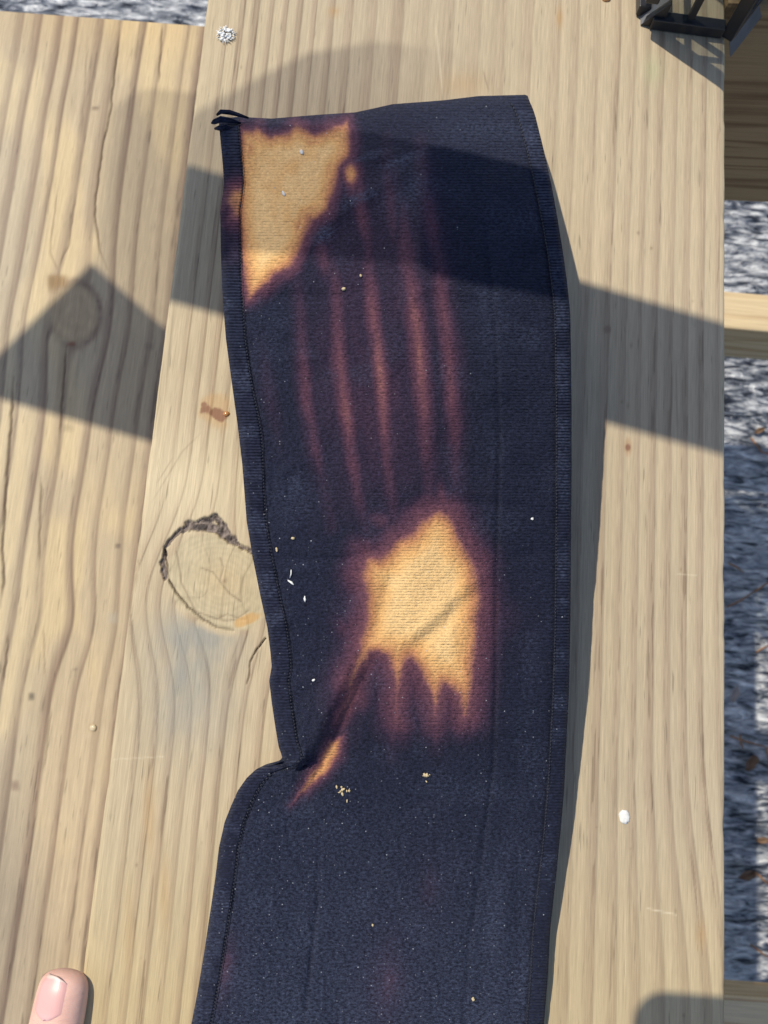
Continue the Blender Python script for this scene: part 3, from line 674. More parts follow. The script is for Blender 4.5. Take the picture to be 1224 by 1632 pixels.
YB = 1790.0
def panel_rows(xa, xb, nrow, ncol, pow_=1.0):
    """rows across the cloth between two edge functions"""
    v = np.linspace(0, 1, nrow)
    y = 140 + (YB - 140) * v                             # guide level
    u = np.linspace(0, 1, ncol)
    Yg = np.repeat(y[:, None], ncol, 1)
    Xa = xa(y)[:, None]; Xb = xb(y)[:, None]
    X = Xa + (Xb - Xa) * u[None, :]
    # squeeze the top rows on to the real top edge
    yt = itp(YTOP, X)
    Yq = yt + (Yg - 140) / (YB - 140) * (YB - yt)
    X = xa(Yq) + (xb(Yq) - xa(Yq)) * u[None, :]
    return X, Yq
def make_cloth():
    root = empty('cloth_strip', (float(P(640., 800., 0.)[0]), float(P(640., 800., 0.)[1]), 0.0),
                 label='navy black bleached fabric strip with tan burn-like patches and bound edges, lying on the board', category='cloth')
    inv = Matrix.Translation(-Vector(root.location))
    off = np.array(root.location)
    MP = cloth_mat('bleached_fleece', 'panel'); ME = cloth_mat('bleached_binding', 'edge')
    X, Y = panel_rows(seamL, seamR, 860, 330)
    Z = cloth_height(X, Y)
    d1 = np.minimum(X - X[:, :1], X[:, -1:] - X)
    Z = Z - .0011 * np.exp(-(d1 / 5.) ** 2)
    V = P(X, Y, Z) - off
    link('fabric_panel', grid_mesh('fabric_panel', V, cloth_attrs(X, Y)), MP, root)
    # bindings: a rolled band along each long edge
    for side in (0, 1):
        if side == 0: fa, fb = (lambda y: itp(XL, y)), (lambda y: seamL(y) + 2.5)
        else: fa, fb = (lambda y: seamR(y) - 2.5), (lambda y: smooth_itp(XR, y, 14))
        X, Y = panel_rows(fa, fb, 900, 25)
        n, m = X.shape
        u = np.linspace(0, 1, m)[None, :]
        xc = np.clip(X, itp(XL, Y) + 3, itp(XR, Y) - 3)
        prof = np.sqrt(np.clip(1 - (2 * u - 1) ** 2, 0, 1))
        outer = (1 - u) if side == 0 else u                 # the outer edge rolls under
        Z = cloth_height(xc, Y) + .0010 * prof - .0030 * np.clip((outer - .72) / .28, 0, 1) ** 2 - .0012 * np.clip((.12 - outer) / .12, 0, 1)
        Z = Z + .0005 * (vnoise(Y / 9., u * 2 + side * 9 + 0 * Y, 4) - .5) + .0009 * (vnoise(Y / 34., u + side * 5 + 0 * Y, 7) - .5)
        V = P(X, Y, np.maximum(Z, .0006)) - off
        at = cloth_attrs(X, Y)
        if side == 0: at['bleach'] = np.clip(np.where(Y < 560, .40 * np.exp(-((Y - 322) / 40.) ** 2) * (.7 + .6 * (X - itp(XL, Y)) / 30) + .20 * sstep(470, 400, Y) * sstep(240, 300, Y) * 1, 0.05) * (.75 + .5 * fbm(X / 18, Y / 24, 3, 3)), 0, 1)
        else: at['bleach'] = at['bleach'] * 0
        if side == 1: at['nap'] = np.clip(.10 + .38 * sstep(.48, .75, fbm(X / 60, Y / 26, 3, 3)) + .55 * sstep(1, 0, np.abs(Y - 212) / 26) + .4 * sstep(1, 0, np.abs(Y - 500) / 32), 0, .75)
        else: at['nap'] = np.clip(.14 + .4 * sstep(.5, .7, fbm(X / 40, Y / 30, 3, 3)), 0, .6) * (1 - sstep(.15, .4, at['bleach']))
        link('edge_binding', grid_mesh('edge_binding', V, at), ME, root)
        # stitches along the seam
        bm = bmesh.new(); ys = np.arange(175 if side == 0 else 165, 1780, 5.4)
        fx = (lambda y: seamL(y) + 1.0) if side == 0 else (lambda y: seamR(y) - .5)
        for y in ys:
            y1 = y + 3.9
            xa, xb = float(fx(np.array(y))), float(fx(np.array(y1)))
            if abs(xa - xb) > 8: continue
            if y < float(itp(YTOP, xa)) + 5: continue
            za = float(cloth_height(np.array(xa), np.array(y))) + .0007; zb = float(cloth_height(np.array(xb), np.array(y1))) + .0007
            a = P(xa, y, za) - off; b = P(xb, y1, zb) - off
            mid = (a + b) / 2 + np.array([0, 0, .0002])
            add_tube(bm, [a, mid, b], [.00018, .0003, .00018], 5)
        link('stitching', bm_mesh('stitching', bm, True), MT, root, kind='stuff')
    # the back layer: closes the strip underneath and carries it on the board
    v = np.linspace(0, 1, 140); y = 150 + (YB - 150) * v
    m = 28; u = np.linspace(0, 1, m)
    rows = []
    for yy in y:
        xa, xb = float(itp(XL, yy)) + 9, float(smooth_itp(XR, np.array(yy), 14)) - 9
        xs = xa + (xb - xa) * u
        yy2 = np.maximum(yy, itp(YTOP, xs) + 7)
        ztop = cloth_height(np.clip(xs, xa + 4, xb - 4), yy2)
        hang = np.clip(np.minimum(u, 1 - u) / .10, 0, 1); topk = np.clip((yy - 150) / 70., 0, 1)
        f = np.clip(np.minimum(hang, topk), 0, 1); f = f * f * (3 - 2 * f)
        zz = (ztop - .0022) * (1 - f) + .0009 * f
        p = P(xs, yy2, np.maximum(ztop - .0022, .0009)); p[:, 2] = np.maximum(zz, .0009)
        rows.append(p - off)
    V = np.array(rows)
    at = {'bleach': np.zeros(V.shape[:2]), 'cloth_x': np.repeat((u * 500)[None, :], 140, 0), 'cloth_y': np.repeat(y[:, None], m, 1), 'lint': np.zeros(V.shape[:2]), 'nap': np.zeros(V.shape[:2]), 'rib': np.ones(V.shape[:2]) * .5}
    link('fabric_back', grid_mesh('fabric_back', V, at, flip=True), MP, root)
    # folded hem tab at the top left corner
    bm = bmesh.new(); rn = random.Random(3)
    z0 = float(cloth_height(np.array(372.), np.array(200.)))
    def pt(x, y, dz): return P(float(x), float(y), z0 + dz) - off
    add_tube(bm, [pt(346, 183, .0), pt(352, 178, .003), pt(366, 179, .0035), pt(380, 183, .002), pt(396, 188, 0)], [.0005, .0009, .0010, .0008, .0004], 10)
    add_tube(bm, [pt(338, 196, -.003), pt(342, 194, .001), pt(352, 190, .003), pt(368, 192, .003), pt(384, 196, .001)], [.0005, .0011, .0013, .0011, .0004], 10)
    add_tube(bm, [pt(343, 205, -.004), pt(350, 204, .001), pt(360, 203, .002), pt(372, 206, .001)], [.0005, .0011, .0012, .0006], 10)
    me = bm_mesh('hem_tab', bm, True)
    for k, val in (('bleach', 0), ('lint', .1), ('nap', .1), ('rib', .5)):
        a = me.attributes.new(k, 'FLOAT', 'POINT'); a.data.foreach_set('value', np.full(len(me.vertices), val, np.float32))
    co = np.empty(len(me.vertices) * 3, np.float32); me.vertices.foreach_get('co', co); co = co.reshape(-1, 3)
    for k, arr in (('cloth_x', co[:, 0] * 3600), ('cloth_y', co[:, 1] * 3600)):
        a = me.attributes.new(k, 'FLOAT', 'POINT'); a.data.foreach_set('value', arr.astype(np.float32))
    link('hem_tab', me, ME, root)
    return root
MT = plain('navy_thread', (.016, .018, .032), .6, noise=(900, .6))
cloth = make_cloth()

# ------------------------------------------------------------------ lantern at the top right
def lantern():
    A, B, C, D, E = (1020., 41.), (1161., 60.), (1262., -70.), (1240., -330.), (1020., -330.)
    pts = [P(p[0], p[1], 0.0)[:2] for p in (A, B, C, D, E)]
    cen = np.mean(pts, 0)
    root = empty('lantern', (cen[0], cen[1], 0), label='black framed glass lantern standing at the far right corner of the board', category='lantern')
    L = [np.array(p) - cen for p in pts]
    mk = plain('black_lantern_metal', (.018, .019, .024), .38, .0, .5, noise=(60, .7))
    mg = plain('grey_lit_rim', (.15, .155, .17), .5, .0, .5, noise=(90, .7))  # lantern metal with the sunlit grey painted into its colour
    w = NT('lantern_glass'); t = w.n('ShaderNodeBsdfTransparent'); t.inputs[0].default_value = (.90, .93, .92, 1)
    gl = w.n('ShaderNodeBsdfGlossy'); gl.inputs['Roughness'].default_value = .03; mx = w.n('ShaderNodeMixShader')
    lw = w.n('ShaderNodeLayerWeight'); lw.inputs[0].default_value = .35
    w.l(w.mr(lw.outputs['Fresnel'], 0, 1, .02, .55), mx.inputs[0]); w.l(t.outputs[0], mx.inputs[1]); w.l(gl.outputs[0], mx.inputs[2]); w.l(mx.outputs[0], w.out.inputs[0])
    def inset(k): return [p * k for p in L]
    # sloping grey cheeks along the foot on the left and right sides
    def cheek(a, b, na, za, zb, wd):
        """a strip of sheet metal from the edge a-b, leaning by wd along na between heights za and zb"""
        bm = bmesh.new(); na = np.array(na)
        q = [(*a, za), (*b, za), (*(b + na * wd), zb), (*(a + na * wd), zb)]
        vs = [bm.verts.new(v) for v in q] + [bm.verts.new((v[0] + na[0] * .0008, v[1] + na[1] * .0008, v[2] - .0008)) for v in q]
        for f in ((0, 1, 2, 3), (7, 6, 5, 4), (0, 4, 5, 1), (1, 5, 6, 2), (2, 6, 7, 3), (3, 7, 4, 0)): bm.faces.new([vs[i] for i in f])
        bmesh.ops.recalc_face_normals(bm, faces=bm.faces)
        link('foot_cheek', bm_mesh('foot_cheek', bm), mg, root)
    n = len(L)
    cheek(L[0], L[4], (1, 0), .0006, .0125, .0098)
    e = (L[2] - L[1]) / np.linalg.norm(L[2] - L[1]); nn = np.array([e[1], -e[0]])
    cheek(L[1], L[2], nn, .0005, -.008, .0052)
    bm = bmesh.new(); e = (L[1] - L[0]) / np.linalg.norm(L[1] - L[0]); nn = np.array([e[1], -e[0]])
    g = [(.0, .0004), (.0105, .0004), (.0105, .0150), (.0100, .0150)]
    fr = [bm.verts.new((*(L[0] + e * u), z)) for u, z in g]; bk = [bm.verts.new((*(L[0] + e * u - nn * .003), z)) for u, z in g]
    bm.faces.new(fr); bm.faces.new(bk[::-1])
    for i in range(4): bm.faces.new((fr[i], bk[i], bk[(i + 1) % 4], fr[(i + 1) % 4]))
    bmesh.ops.recalc_face_normals(bm, faces=bm.faces); link('corner_gusset', bm_mesh('corner_gusset', bm), mk, root)
    In = inset(.985); H = .135
    def bar(name, a, b, w_, d_, z0=None, z1=None):
        bm = bmesh.new(); a = np.array(a); b = np.array(b); l = np.linalg.norm(b - a); ang = math.atan2(b[1] - a[1], b[0] - a[0])
        c = (a + b) / 2; add_box(bm, (c[0], c[1], (z0 + z1) / 2), (l, d_, z1 - z0), ang, .0006); link(name, bm_mesh(name, bm), mk, root)
    for i in range(n):
        j = (i + 1) % n; a, b = In[i], In[j]; e = (b - a) / np.linalg.norm(b - a); l = np.linalg.norm(b - a)
        bm = bmesh.new(); add_box(bm, (a[0], a[1], .0005 + (.015 if i == 0 else 0) + H / 2), (.0066, .0066, H), math.atan2(e[1], e[0]), .0008); link('corner_post', bm_mesh('corner_post', bm), mk, root)
        a2, b2 = a + e * .004, b - e * .004
        bar('bottom_rail', a2, b2, 0, .0060, .0004, .0066); bar('top_rail', a2, b2, 0, .0060, H - .002, H + .006)
        bar('glazing_bar', a2, b2, 0, .0028, .045, .048)
        k = 2 if l < .06 else 3
        for q in range(1, k):
            c = a + e * l * q / k
            bm = bmesh.new(); add_box(bm, (c[0], c[1], (H + .006) / 2), (.0032, .0026, H - .010), math.atan2(e[1], e[0])); link('glazing_bar', bm_mesh('glazing_bar', bm), mk, root)
        bm = bmesh.new(); vs = [bm.verts.new((p[0], p[1], z)) for p, z in ((a2, .006), (b2, .006), (b2, H), (a2, H))]; bm.faces.new(vs)
        link('glass_pane', bm_mesh('glass_pane', bm), w.m, root)
    bm = bmesh.new(); lo = [bm.verts.new((p[0], p[1], H + .0065)) for p in inset(1.0)]; hi = [bm.verts.new((p[0], p[1], H + .04)) for p in inset(.3)]
    for i in range(n): bm.faces.new((lo[i], lo[(i + 1) % n], hi[(i + 1) % n], hi[i]))
    bm.faces.new(lo[::-1]); bm.faces.new(hi); bmesh.ops.recalc_face_normals(bm, faces=bm.faces)
    link('roof', bm_mesh('roof', bm), mk, root)
    bm = bmesh.new(); add_tube(bm, [(0.012 * math.cos(t), 0, H + .04 + .012 * math.sin(t) * 1.4) for t in np.linspace(0, math.pi, 12)], .0015, 8); link('hanging_ring', bm_mesh('hanging_ring', bm, True), mk, root)
    return root
lantern()

# ------------------------------------------------------------------ the thumb and the hand that holds the board's edge
def skin_mat():
    w = NT('skin'); c = w.coord((1, 1, 1)); f = w.noise(c, 240, 4, .6); g = w.noise(c, 60, 3, .5)
    w.l(w.mix(w.mr(g, .3, .7, 0, 1), (.68, .40, .33), (.74, .48, .40)), w.b.inputs['Base Color'])
    w.b.inputs['Roughness'].default_value = .5; w.b.inputs['Subsurface Weight'].default_value = .18; w.b.inputs['Subsurface Radius'].default_value = (.006, .0025, .0015); w.b.inputs['Subsurface Scale'].default_value = .4
    wv = w.n('ShaderNodeTexNoise'); w.l(w.coord((200, 900, 200)), wv.inputs['Vector']); wv.inputs['Scale'].default_value = 1.0; wv.inputs['Detail'].default_value = 3
    w.l(w.bump(wv.outputs[0], .40, .0006, w.bump(f, .1, .0004)), w.b.inputs['Normal']); return w.m
def hand():
    ex = XU0                                              # the board's left edge
    tip = P(99., 1570., .006)
    tx, ty = float(tip[0]) - .0008, float(tip[1])
    root = empty('person', (tx, ty, 0), label="person's hand gripping the left edge of the board, only the thumb tip showing", category='person'); root.location.z = -.0036; root.scale = (1.09, 1.0, 1.0)
    # skeleton: thumb along the edge, palm outside it, fingers curled below the board
    J = []; E = []; Rr = []
    def add(p, r, parent=None):
        J.append(p); Rr.append(r)
        if parent is not None: E.append((parent, len(J) - 1))
        return len(J) - 1
    wr = add((-.048, -.175, -.045), (.026, .020)); palm = add((-.042, -.130, -.040), (.032, .017), wr); arm = add((-.07, -.27, -.05), (.029, .026), wr); add((-.09, -.34, -.05), (.034, .031), arm)
    th0 = add((-.017, -.092, -.012), (.0150, .014), palm); th1 = add((-.003, -.058, .003), (.0118, .0112), th0)
    th2 = add((-.001, -.024, .0065), (.0106, .0096), th1); th3 = add((.0, -.0045, .0055), (.0104, .0084), th2); add((.0002, .0046, .0050), (.0090, .0068), th3)
    for i, (oy, ln) in enumerate(((-.088, .95), (-.107, 1.05), (-.126, 1.0), (-.145, .82))):
        k = add((-.038, oy, -.048), (.0105, .0100), palm); a = add((-.022 * 1, oy + .010, -.066), (.0092, .0090), k)
        b = add((.006 * ln, oy + .014, -.064), (.0084, .0082), a); add((.022 * ln, oy + .015, -.056), (.0068, .0066), b)
    me = bpy.data.meshes.new('hand_skin'); me.from_pydata(J, E, [])
    o = link('hand_skin', me, skin_mat(), root)
    md = o.modifiers.new('skin', 'SKIN'); md.use_smooth_shade = True
    sv = me.skin_vertices[0].data if me.skin_vertices else None
    if sv is None:
        bm = bmesh.new(); bm.from_mesh(me); lay = bm.verts.layers.skin.verify(); bm.verts.ensure_lookup_table()
        for v in bm.verts: v[lay].radius = Rr[v.index]
        bm.verts[0][lay].use_root = True; bm.to_mesh(me); bm.free()
    else:
        for i, r in enumerate(Rr): sv[i].radius = r
        sv[0].use_root = True
    ss = o.modifiers.new('sub', 'SUBSURF'); ss.levels = 3; ss.render_levels = 3
    # nail
    n, m = 34, 24
    a = np.linspace(-1, 1, m); l = np.linspace(0, 1, n)
    wv = np.array([.0068 * (1 - .10 * (1 - t)) * (min(1.0, (t / .22)) ** .45 if t < .22 else 1.0) * (1 - .50 * max(0, (t - .72) / .28) ** 2.2) for t in l])
    A, Ln = np.meshgrid(a, l)
    Xn = A * wv[:, None] - .0024
    Yn = -.0124 + .0160 * Ln - .0010 * (A ** 2) * sstep(.7, 1, Ln) + .0016 * A ** 2 * sstep(.3, 0, Ln)
    from mathutils.bvhtree import BVHTree
    bpy.context.view_layer.update(); dg = bpy.context.evaluated_depsgraph_get(); ev = o.evaluated_get(dg); em = ev.to_mesh()
    tree = BVHTree.FromPolygons([v.co.copy() for v in em.vertices], [tuple(p.vertices) for p in em.polygons]); ev.to_mesh_clear()
    Zn = np.zeros_like(Xn)
    for i in range(n):
        for k in range(m):
            h = tree.ray_cast(Vector((Xn[i, k], Yn[i, k], .06)), Vector((0, 0, -1)))
            Zn[i, k] = h[0].z if h[0] is not None else .004
    ia, ib = int(.62 * n), int(.82 * n)                  # the free edge runs straight on instead of bending over the tip
    for k in range(m):
        sl_ = min(0.0, (Zn[ib, k] - Zn[ia, k]) / (Yn[ib, k] - Yn[ia, k]))
        for i in range(ib, n): Zn[i, k] = Zn[ib, k] + sl_ * (Yn[i, k] - Yn[ib, k]) - 18. * (Yn[i, k] - Yn[ib, k]) ** 2
    for _ in range(6): Zn[1:-1, 1:-1] = (Zn[:-2, 1:-1] + Zn[2:, 1:-1] + Zn[1:-1, :-2] + Zn[1:-1, 2:] + 2 * Zn[1:-1, 1:-1]) / 6
    Zn = Zn + .00050 - .0010 * np.abs(A) ** 5 * sstep(1.0, .8, Ln) - .0010 * np.clip((.16 - Ln) / .16, 0, 1) ** 2
    V = np.stack([Xn, Yn, Zn], -1)
    one = np.ones(A.shape + (1,))
    colr = lerp(one * np.array([.68, .38, .36]), one * np.array([.72, .56, .50]), sstep(.92, .96, Ln + .03 * A ** 2))
    colr = lerp(colr, one * np.array([.68, .46, .46]), .7 * np.exp(-((Ln - .08) / .12) ** 2 - (A / .55) ** 2))
    w = NT('nail'); w.l(w.attr('nail_colour').outputs['Color'], w.b.inputs['Base Color']); w.b.inputs['Roughness'].default_value = .38; w.b.inputs['Coat Weight'].default_value = .15
    w.l(w.bump(w.noise(w.coord((1600, 30, 100)), 1.0, 2), .12, .0004), w.b.inputs['Normal'])
    nail = link('thumbnail', grid_mesh('thumbnail', V, None, {'nail_colour': colr}), w.m, root)
    sm = nail.modifiers.new('thick', 'SOLIDIFY'); sm.thickness = .0012; sm.offset = -1
    return root
hand()

# ------------------------------------------------------------------ small things lying about
M_white = plain('white_crumb', (.80, .80, .78), .8, noise=(700, .8))
M_fluff = plain('white_fluff', (.84, .86, .88), .9, noise=(500, .85))
M_straw = plain('dry_straw', (.62, .50, .30), .8, noise=(400, .7))
def crumb(name, px, py, z, s, rz, mat, lab, cat, sub=2, jit=.2, seed=0):
    p = P(float(px), float(py), float(z)); rn = random.Random(seed + int(px) * 7 + int(py))
    bm = bmesh.new(); blob(bm, (0, 0, s[2] * .6), s, rz, sub, jit, rn)
    o = link(name, bm_mesh(name, bm, True), mat, label=lab, category=cat); o.location = p; return o
# fluffy white speck at the top left: a cluster of flakes
def fluff():
    p = P(360., 56., 0.0); bm = bmesh.new(); rn = random.Random(4)
    for i in range(46):
        a = rn.uniform(0, 2 * math.pi); r = .0042 * math.sqrt(rn.random())
        blob(bm, (r * math.cos(a), r * math.sin(a) * .9, .0007 + .0012 * rn.random() * (1 - r / .005)), (rn.uniform(.0004, .0011), rn.uniform(.0003, .0007), .0004), rn.uniform(0, 3), 1, .3, rn)
    for i in range(30):
        a = rn.uniform(0, 2 * math.pi); r0 = .0035; r1 = rn.uniform(.0042, .0056)
        add_tube(bm, [(r0 * math.cos(a), r0 * math.sin(a), .0006), (r1 * math.cos(a + .1), r1 * math.sin(a + .1), .0009)], .00016, 4)
    o = link('lint_tuft', bm_mesh('lint_tuft', bm, True), M_fluff, label='white fluffy tuft on the board near the top left', category='lint'); o.location = p
fluff()
crumb('paint_spot', 994, 1301, -.0006, (.0023, .0029, .0011), .2, M_white, 'white oval chip on the board right of the cloth', 'chip', 3, .10)
def cz(x, y): return float(cloth_height(np.array(float(x)), np.array(float(y))))
for (x, y, sx, sy, rz, mt, lb) in (
        (481, 243, .0010, .0014, .6, M_white, 'white crumb on the upper tan patch, nearer the top edge'),
        (452, 309, .0007, .0016, .5, M_white, 'thin white crumb in the middle of the upper tan patch'),
        (486, 955, .0006, .0015, .2, M_white, 'white sliver on the dark cloth level with the lower tan patch'),
        (848, 827, .0007, .0007, 0, M_white, 'white dot near the right binding of the cloth'),
        (500, 1084, .0009, .0007, .5, M_white, 'white crumb on the dark fabric left of the deep fold'),
        (467, 858, .0010, .0007, .1, M_straw, 'straw coloured crumb beside the left binding above the knot'),
        (575, 440, .0006, .0008, .4, M_straw, 'tan crumb on dark fabric below the upper tan patch'),
        (548, 461, .0011, .0008, .3, M_straw, 'tan flake just below the upper tan patch'),
        (754, 1592, .0008, .0010, .2, M_straw, 'yellowish crumb near the bottom of the cloth'),
        (594, 1474, .0005, .0007, .2, M_straw, 'orange crumb on the dark lower part of the cloth'),
        (437, 983, .0008, .0006, .2, M_straw, 'pale crumb by the left seam below the knot'),
        (441, 876, .0006, .0013, .2, M_straw, 'reddish bit caught in the left seam stitching')):
    crumb('crumb', x, y, cz(x, y) + .0002, (sx * .8, sy * .8, .0005), rz, mt, lb, 'crumb', 2, .25)
def sliver(x0, y0, x1, y1, r, mat, lab, cat='fibre', name='fibre'):
    bm = bmesh.new(); a = P(float(x0), float(y0), cz(x0, y0) + .0006); b = P(float(x1), float(y1), cz(x1, y1) + .0006); m = (a + b) / 2 + np.array([.0003, 0, .0003])
    add_tube(bm, [np.zeros(3), m - a, b - a], [r * .6, r, r * .5], 6); o = link(name, bm_mesh(name, bm, True), mat, label=lab, category=cat); o.location = a
sliver(459, 925, 468, 932, .0005, M_white, 'short pale splinter on the dark cloth beside the left seam, lower of two', 'splinter', 'splinter')
sliver(464, 908, 462, 921, .0003, M_white, 'thin pale splinter on the dark cloth beside the left seam, upper of two', 'splinter', 'splinter')
def cluster(px, py, lab, n, spread, seed):
    bm = bmesh.new(); rn = random.Random(seed); p0 = P(float(px), float(py), cz(px, py))
    for i in range(n):
        x = px + rn.gauss(0, spread * .6); y = py + rn.gauss(0, spread); q = P(x, y, cz(x, y) + .0004) - p0
        blob(bm, q, (rn.uniform(.0003, .0010), rn.uniform(.0002, .0007), .0004), rn.uniform(0, 3), 1, .3, rn)
    o = link('crumb_cluster', bm_mesh('crumb_cluster', bm, True), M_straw, label=lab, category='crumbs'); o.location = p0
cluster(546, 1264, 'cream crumbs scattered below the small tan streak of the fold', 11, 9, 1)
cluster(678, 1238, 'tiny green-tan crumbs below the lower tan patch', 6, 5, 2)
# resin beads
M_res = plain('resin', (.42, .20, .07), .12, 0, .6)
crumb('resin_bead', 361, 660, -.0004, (.0015, .0012, .0008), .3, M_res, 'shiny resin bead on the brown stain left of the cloth', 'resin', 3, .05)
crumb('resin_bead', 149, 1160, ZL - .0004, (.0021, .0021, .0010), .3, plain('pale_resin', (.55, .46, .30), .15, 0, .6), 'shiny pale resin bead on the lower board', 'resin', 3, .12)
crumb('resin_bead', 966, 0, -.0006, (.0022, .0016, .0010), .3, M_res, 'brown resin bead at the top edge of the upper board', 'resin', 3, .15)

# litter on the sheeting
M_needle = plain('brown_pine_needle', (.30, .15, .07), .7, noise=(120, .6))
M_leaf = plain('dry_brown_leaf', (.19, .115, .07), .8, noise=(90, .6))
M_leaf2 = plain('dry_grey_leaf', (.42, .37, .34), .8, noise=(90, .7))
def gp(px, py, dz=.004):
    p = P(float(px), float(py), ZG); return np.array([p[0], p[1], float(GZ(p[0], p[1])) + dz])
for k, (pts, lab) in enumerate((
        (((1158, 898), (1172, 905), (1182, 913)), 'brown twig bit below the shaded right edge, the upper one'), (((1156, 968), (1176, 958), (1204, 940)), 'long brown pine needle crossing into the sunlit sheeting'),
        (((1200, 944), (1212, 935), (1226, 925)), 'orange pine needle on sunlit sheeting beside the long one'), (((1160, 1172), (1182, 1180), (1226, 1192)), 'long orange pine needle in the shade above the brown leaf'),
        (((1176, 1170), (1178, 1185), (1181, 1192)), 'short pine needle hooked over the long orange one'), (((1206, 1392), (1216, 1402), (1226, 1410)), 'pine needle on the bright sheeting low on the right'),
        (((1192, 700), (1210, 722), (1228, 728)), 'reddish pine needle above the bright strip'), (((1196, 1505), (1208, 1514), (1224, 1526)), 'thin pine needle near the bottom beam'),
        (((1219, 1192), (1222, 1205), (1224, 1228)), 'upright pine needle at the right frame edge'), (((1205, 1040), (1214, 1034), (1226, 1028)), 'pale pine needle on sunlit sheeting, middle right'))):
    q = [gp(*p) for p in pts]; bm = bmesh.new(); add_tube(bm, [v - q[0] for v in q], [.0011, .0013, .0007], 6)
    o = link('pine_needle', bm_mesh('pine_needle', bm, True), M_needle, label=lab, category='pine needle', group='pine needles on the sheeting'); o.location = q[0]
def leaf(px, py, L, Wd, rz, mat, lab):
    L *= .8; Wd *= .62
    n, m = 9, 7; u = np.linspace(0, 1, n)[:, None]; v = np.linspace(-1, 1, m)[None, :]
    X = (u - .5) * L + 0 * v; Yv = v * Wd / 2 * np.sin(np.pi * np.clip(u * .94 + .04, 0, 1)) ** .7; Zv = .012 * (L / .04) * (.35 * v ** 2 + .4 * (u - .5) ** 2) + .010 * (fbm(u * 5 + 0 * v, v * 2 + 0 * u, int(px)) - .5)
    o = link('dry_leaf', grid_mesh('dry_leaf', np.stack([X, Yv, Zv], -1)), mat, label=lab, category='leaf', group='dry leaves on the sheeting')
    o.location = gp(px, py, .004); o.rotation_euler = (0, 0, rz); s = o.modifiers.new('t', 'SOLIDIFY'); s.thickness = .0005
leaf(1169, 1106, .026, .018, 1.2, M_leaf2, 'greyish dry leaf in the shade beside the board edge')
leaf(1194, 1215, .028, .021, .9, M_leaf, 'orange-brown dry leaf below the crossing needles')
leaf(1188, 1392, .030, .018, .3, M_leaf, 'dark brown dry leaf low on the right, in the shade')
leaf(1213, 1338, .022, .012, .1, M_leaf, 'small dark leaf on the sunlit sheeting above the dark brown one')
leaf(1204, 690, .020, .012, .5, M_leaf, 'small curled leaf above the bright strip of sheeting')

# ------------------------------------------------------------------ unseen things added to throw the shade
ZR = .50
def shade_rail():  # unseen boards added to throw the shade band, outlined from it
    root = empty('occluder', (0, 0, ZG), label='unseen railing outside the view that throws the broad band of shade', category='occluder')
    inv = -np.array([0, 0, ZG])
    lo = lambda x: 470 + (x - 270) * .2785
    hi = lambda x: 262 + (x - 300) * .2960
    def board(pl, st=()):
        pts = [sunback(np.array(float(a[0])), np.array(float(a[1])), 0.0, ZR)[:2] for a in pl]
        pts += [sunback(np.array(float(a)), np.array(float(b)), ZL, ZR)[:2] for a, b in st]   # the corner the lower board shows
        bm = bmesh.new(); add_prism(bm, pts, ZR, ZR + .012)
        o = link('occluder_board', bm_mesh('occluder_board', bm), bmL, root); o.location = (0, 0, -ZG)
    board([(752, hi(752)), (4250, hi(4250)), (4250, lo(4250)), (762, lo(762))])
    board([(-4200, lo(-4200)), (440, lo(440)), (436, hi(436)), (150, hi(150))], [(258, 520), (145, 420), (-10, 572), (-330, 500)])
    for i, q in enumerate(((4150., hi(4150) + 110), (-4100., lo(-4100) - 110))):
        c = sunback(np.array(q[0]), np.array(q[1]), 0.0, ZR)
        bm = bmesh.new(); add_box(bm, (c[0], c[1], (ZR + ZG) / 2 - .016), (.05, .05, ZR - ZG - .001 + .032), .2, .003)
        p = link('occluder_post', bm_mesh('occluder_post', bm), bmL, root); p.location = (0, 0, -ZG)
shade_rail()
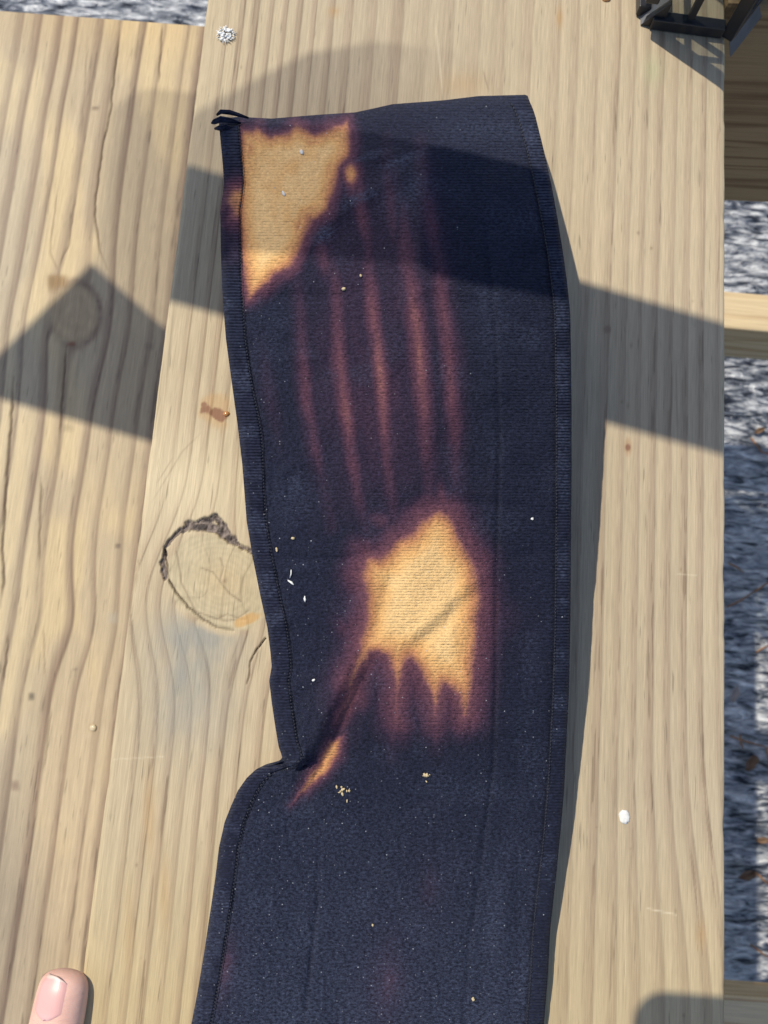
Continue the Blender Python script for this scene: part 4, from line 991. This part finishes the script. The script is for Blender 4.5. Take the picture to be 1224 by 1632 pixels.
def screens():
    """unseen tinted sheets added near the railing: they only take part of the sun away"""
    w = NT('sun_dimmer'); t = w.n('ShaderNodeBsdfTransparent'); a = w.attr('tint').outputs['Fac']
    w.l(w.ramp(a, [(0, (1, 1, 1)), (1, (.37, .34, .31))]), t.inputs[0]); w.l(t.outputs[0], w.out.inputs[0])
    lo = lambda x: 470 + (x - 270) * .2785
    hi = lambda x: 262 + (x - 300) * .2960
    for zb, pts, tint, lab in ((0.0, [(440, lo(440) - 1), (436, hi(436) + 1), (752, hi(752) + 1), (762, lo(762) - 1)], lambda x, y: 1.0 + 0 * x, 'unseen tinted sheet added to dim the sun, filling the gap in the railing'),
        (0.0, [(235, 222), (330, 168), (420, 118), (490, 84), (600, 66), (720, 80), (800, 130), (800, 420), (235, 262)], lambda x, y: .78 * sstep(800, 480, x), 'unseen tinted sheet added to dim the sun, over the upper board'),
                               (ZL, [(152, 420), (170, 270), (182, 172), (205, 151), (240, 140), (332, 151), (400, 170), (400, 640), (258, 520), (150, 425)], lambda x, y: .55 + 0 * x, 'unseen tinted sheet added to dim the sun, over the lower board'),
                               (ZL, [(-260, 1060), (-60, 1100), (60, 1180), (130, 1330), (170, 1500), (190, 1720), (-260, 1720)], lambda x, y: .95 * sstep(150, -30, x - (y - 1500) * .12) * sstep(1080, 1500, y), 'unseen tinted sheet added to dim the sun, nearest the photographer')):
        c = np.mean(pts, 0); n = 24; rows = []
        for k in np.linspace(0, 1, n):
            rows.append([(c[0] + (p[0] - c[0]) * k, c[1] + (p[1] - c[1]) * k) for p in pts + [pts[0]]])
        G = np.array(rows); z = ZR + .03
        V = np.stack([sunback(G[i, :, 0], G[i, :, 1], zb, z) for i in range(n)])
        link('shade_sheet', grid_mesh('shade_sheet', V, {'tint': tint(G[..., 0], G[..., 1])}), w.m, label=lab, category='wind screen')
screens()
def phone():  # unseen slab added so that its corner shadow falls on the board
    z = .385
    c = sunback(np.array(1010.), np.array(1577.), 0.0, z)
    bm = bmesh.new(); w_, l_, r = .078, .155, .013; pts = []
    for (cx, cy, a0) in ((r, -r, 90), (r, -l_ + r, 180), (w_ - r, -l_ + r, 270), (w_ - r, -r, 0)):
        for k in range(9):
            t = math.radians(a0 + 90 * k / 8); pts.append((cx + r * math.cos(t), cy + r * math.sin(t)))
    add_prism(bm, pts, 0, .008)
    o = link('smartphone', bm_mesh('smartphone', bm), plain('phone_glass', (.02, .02, .022), .15), label='unseen smartphone held above the boards just outside the view, rounded corner', category='phone'); o.location = (c[0], c[1], z)
phone()
# board supports
post(XU0 + .06, YU1 - .06, -TH - .0005, lab='far post under the upper board, hidden from view')
post(XU0 + .06, YU0 + .06, -TH - .0005, lab='near post under the upper board, hidden from view')
post(XL0 + .05, YL1 - .06, ZL - TH - .0005, lab='far post under the lower board, hidden from view')
post(XL0 + .05, YL0 + .06, ZL - TH - .0005, lab='near post under the lower board, hidden from view')
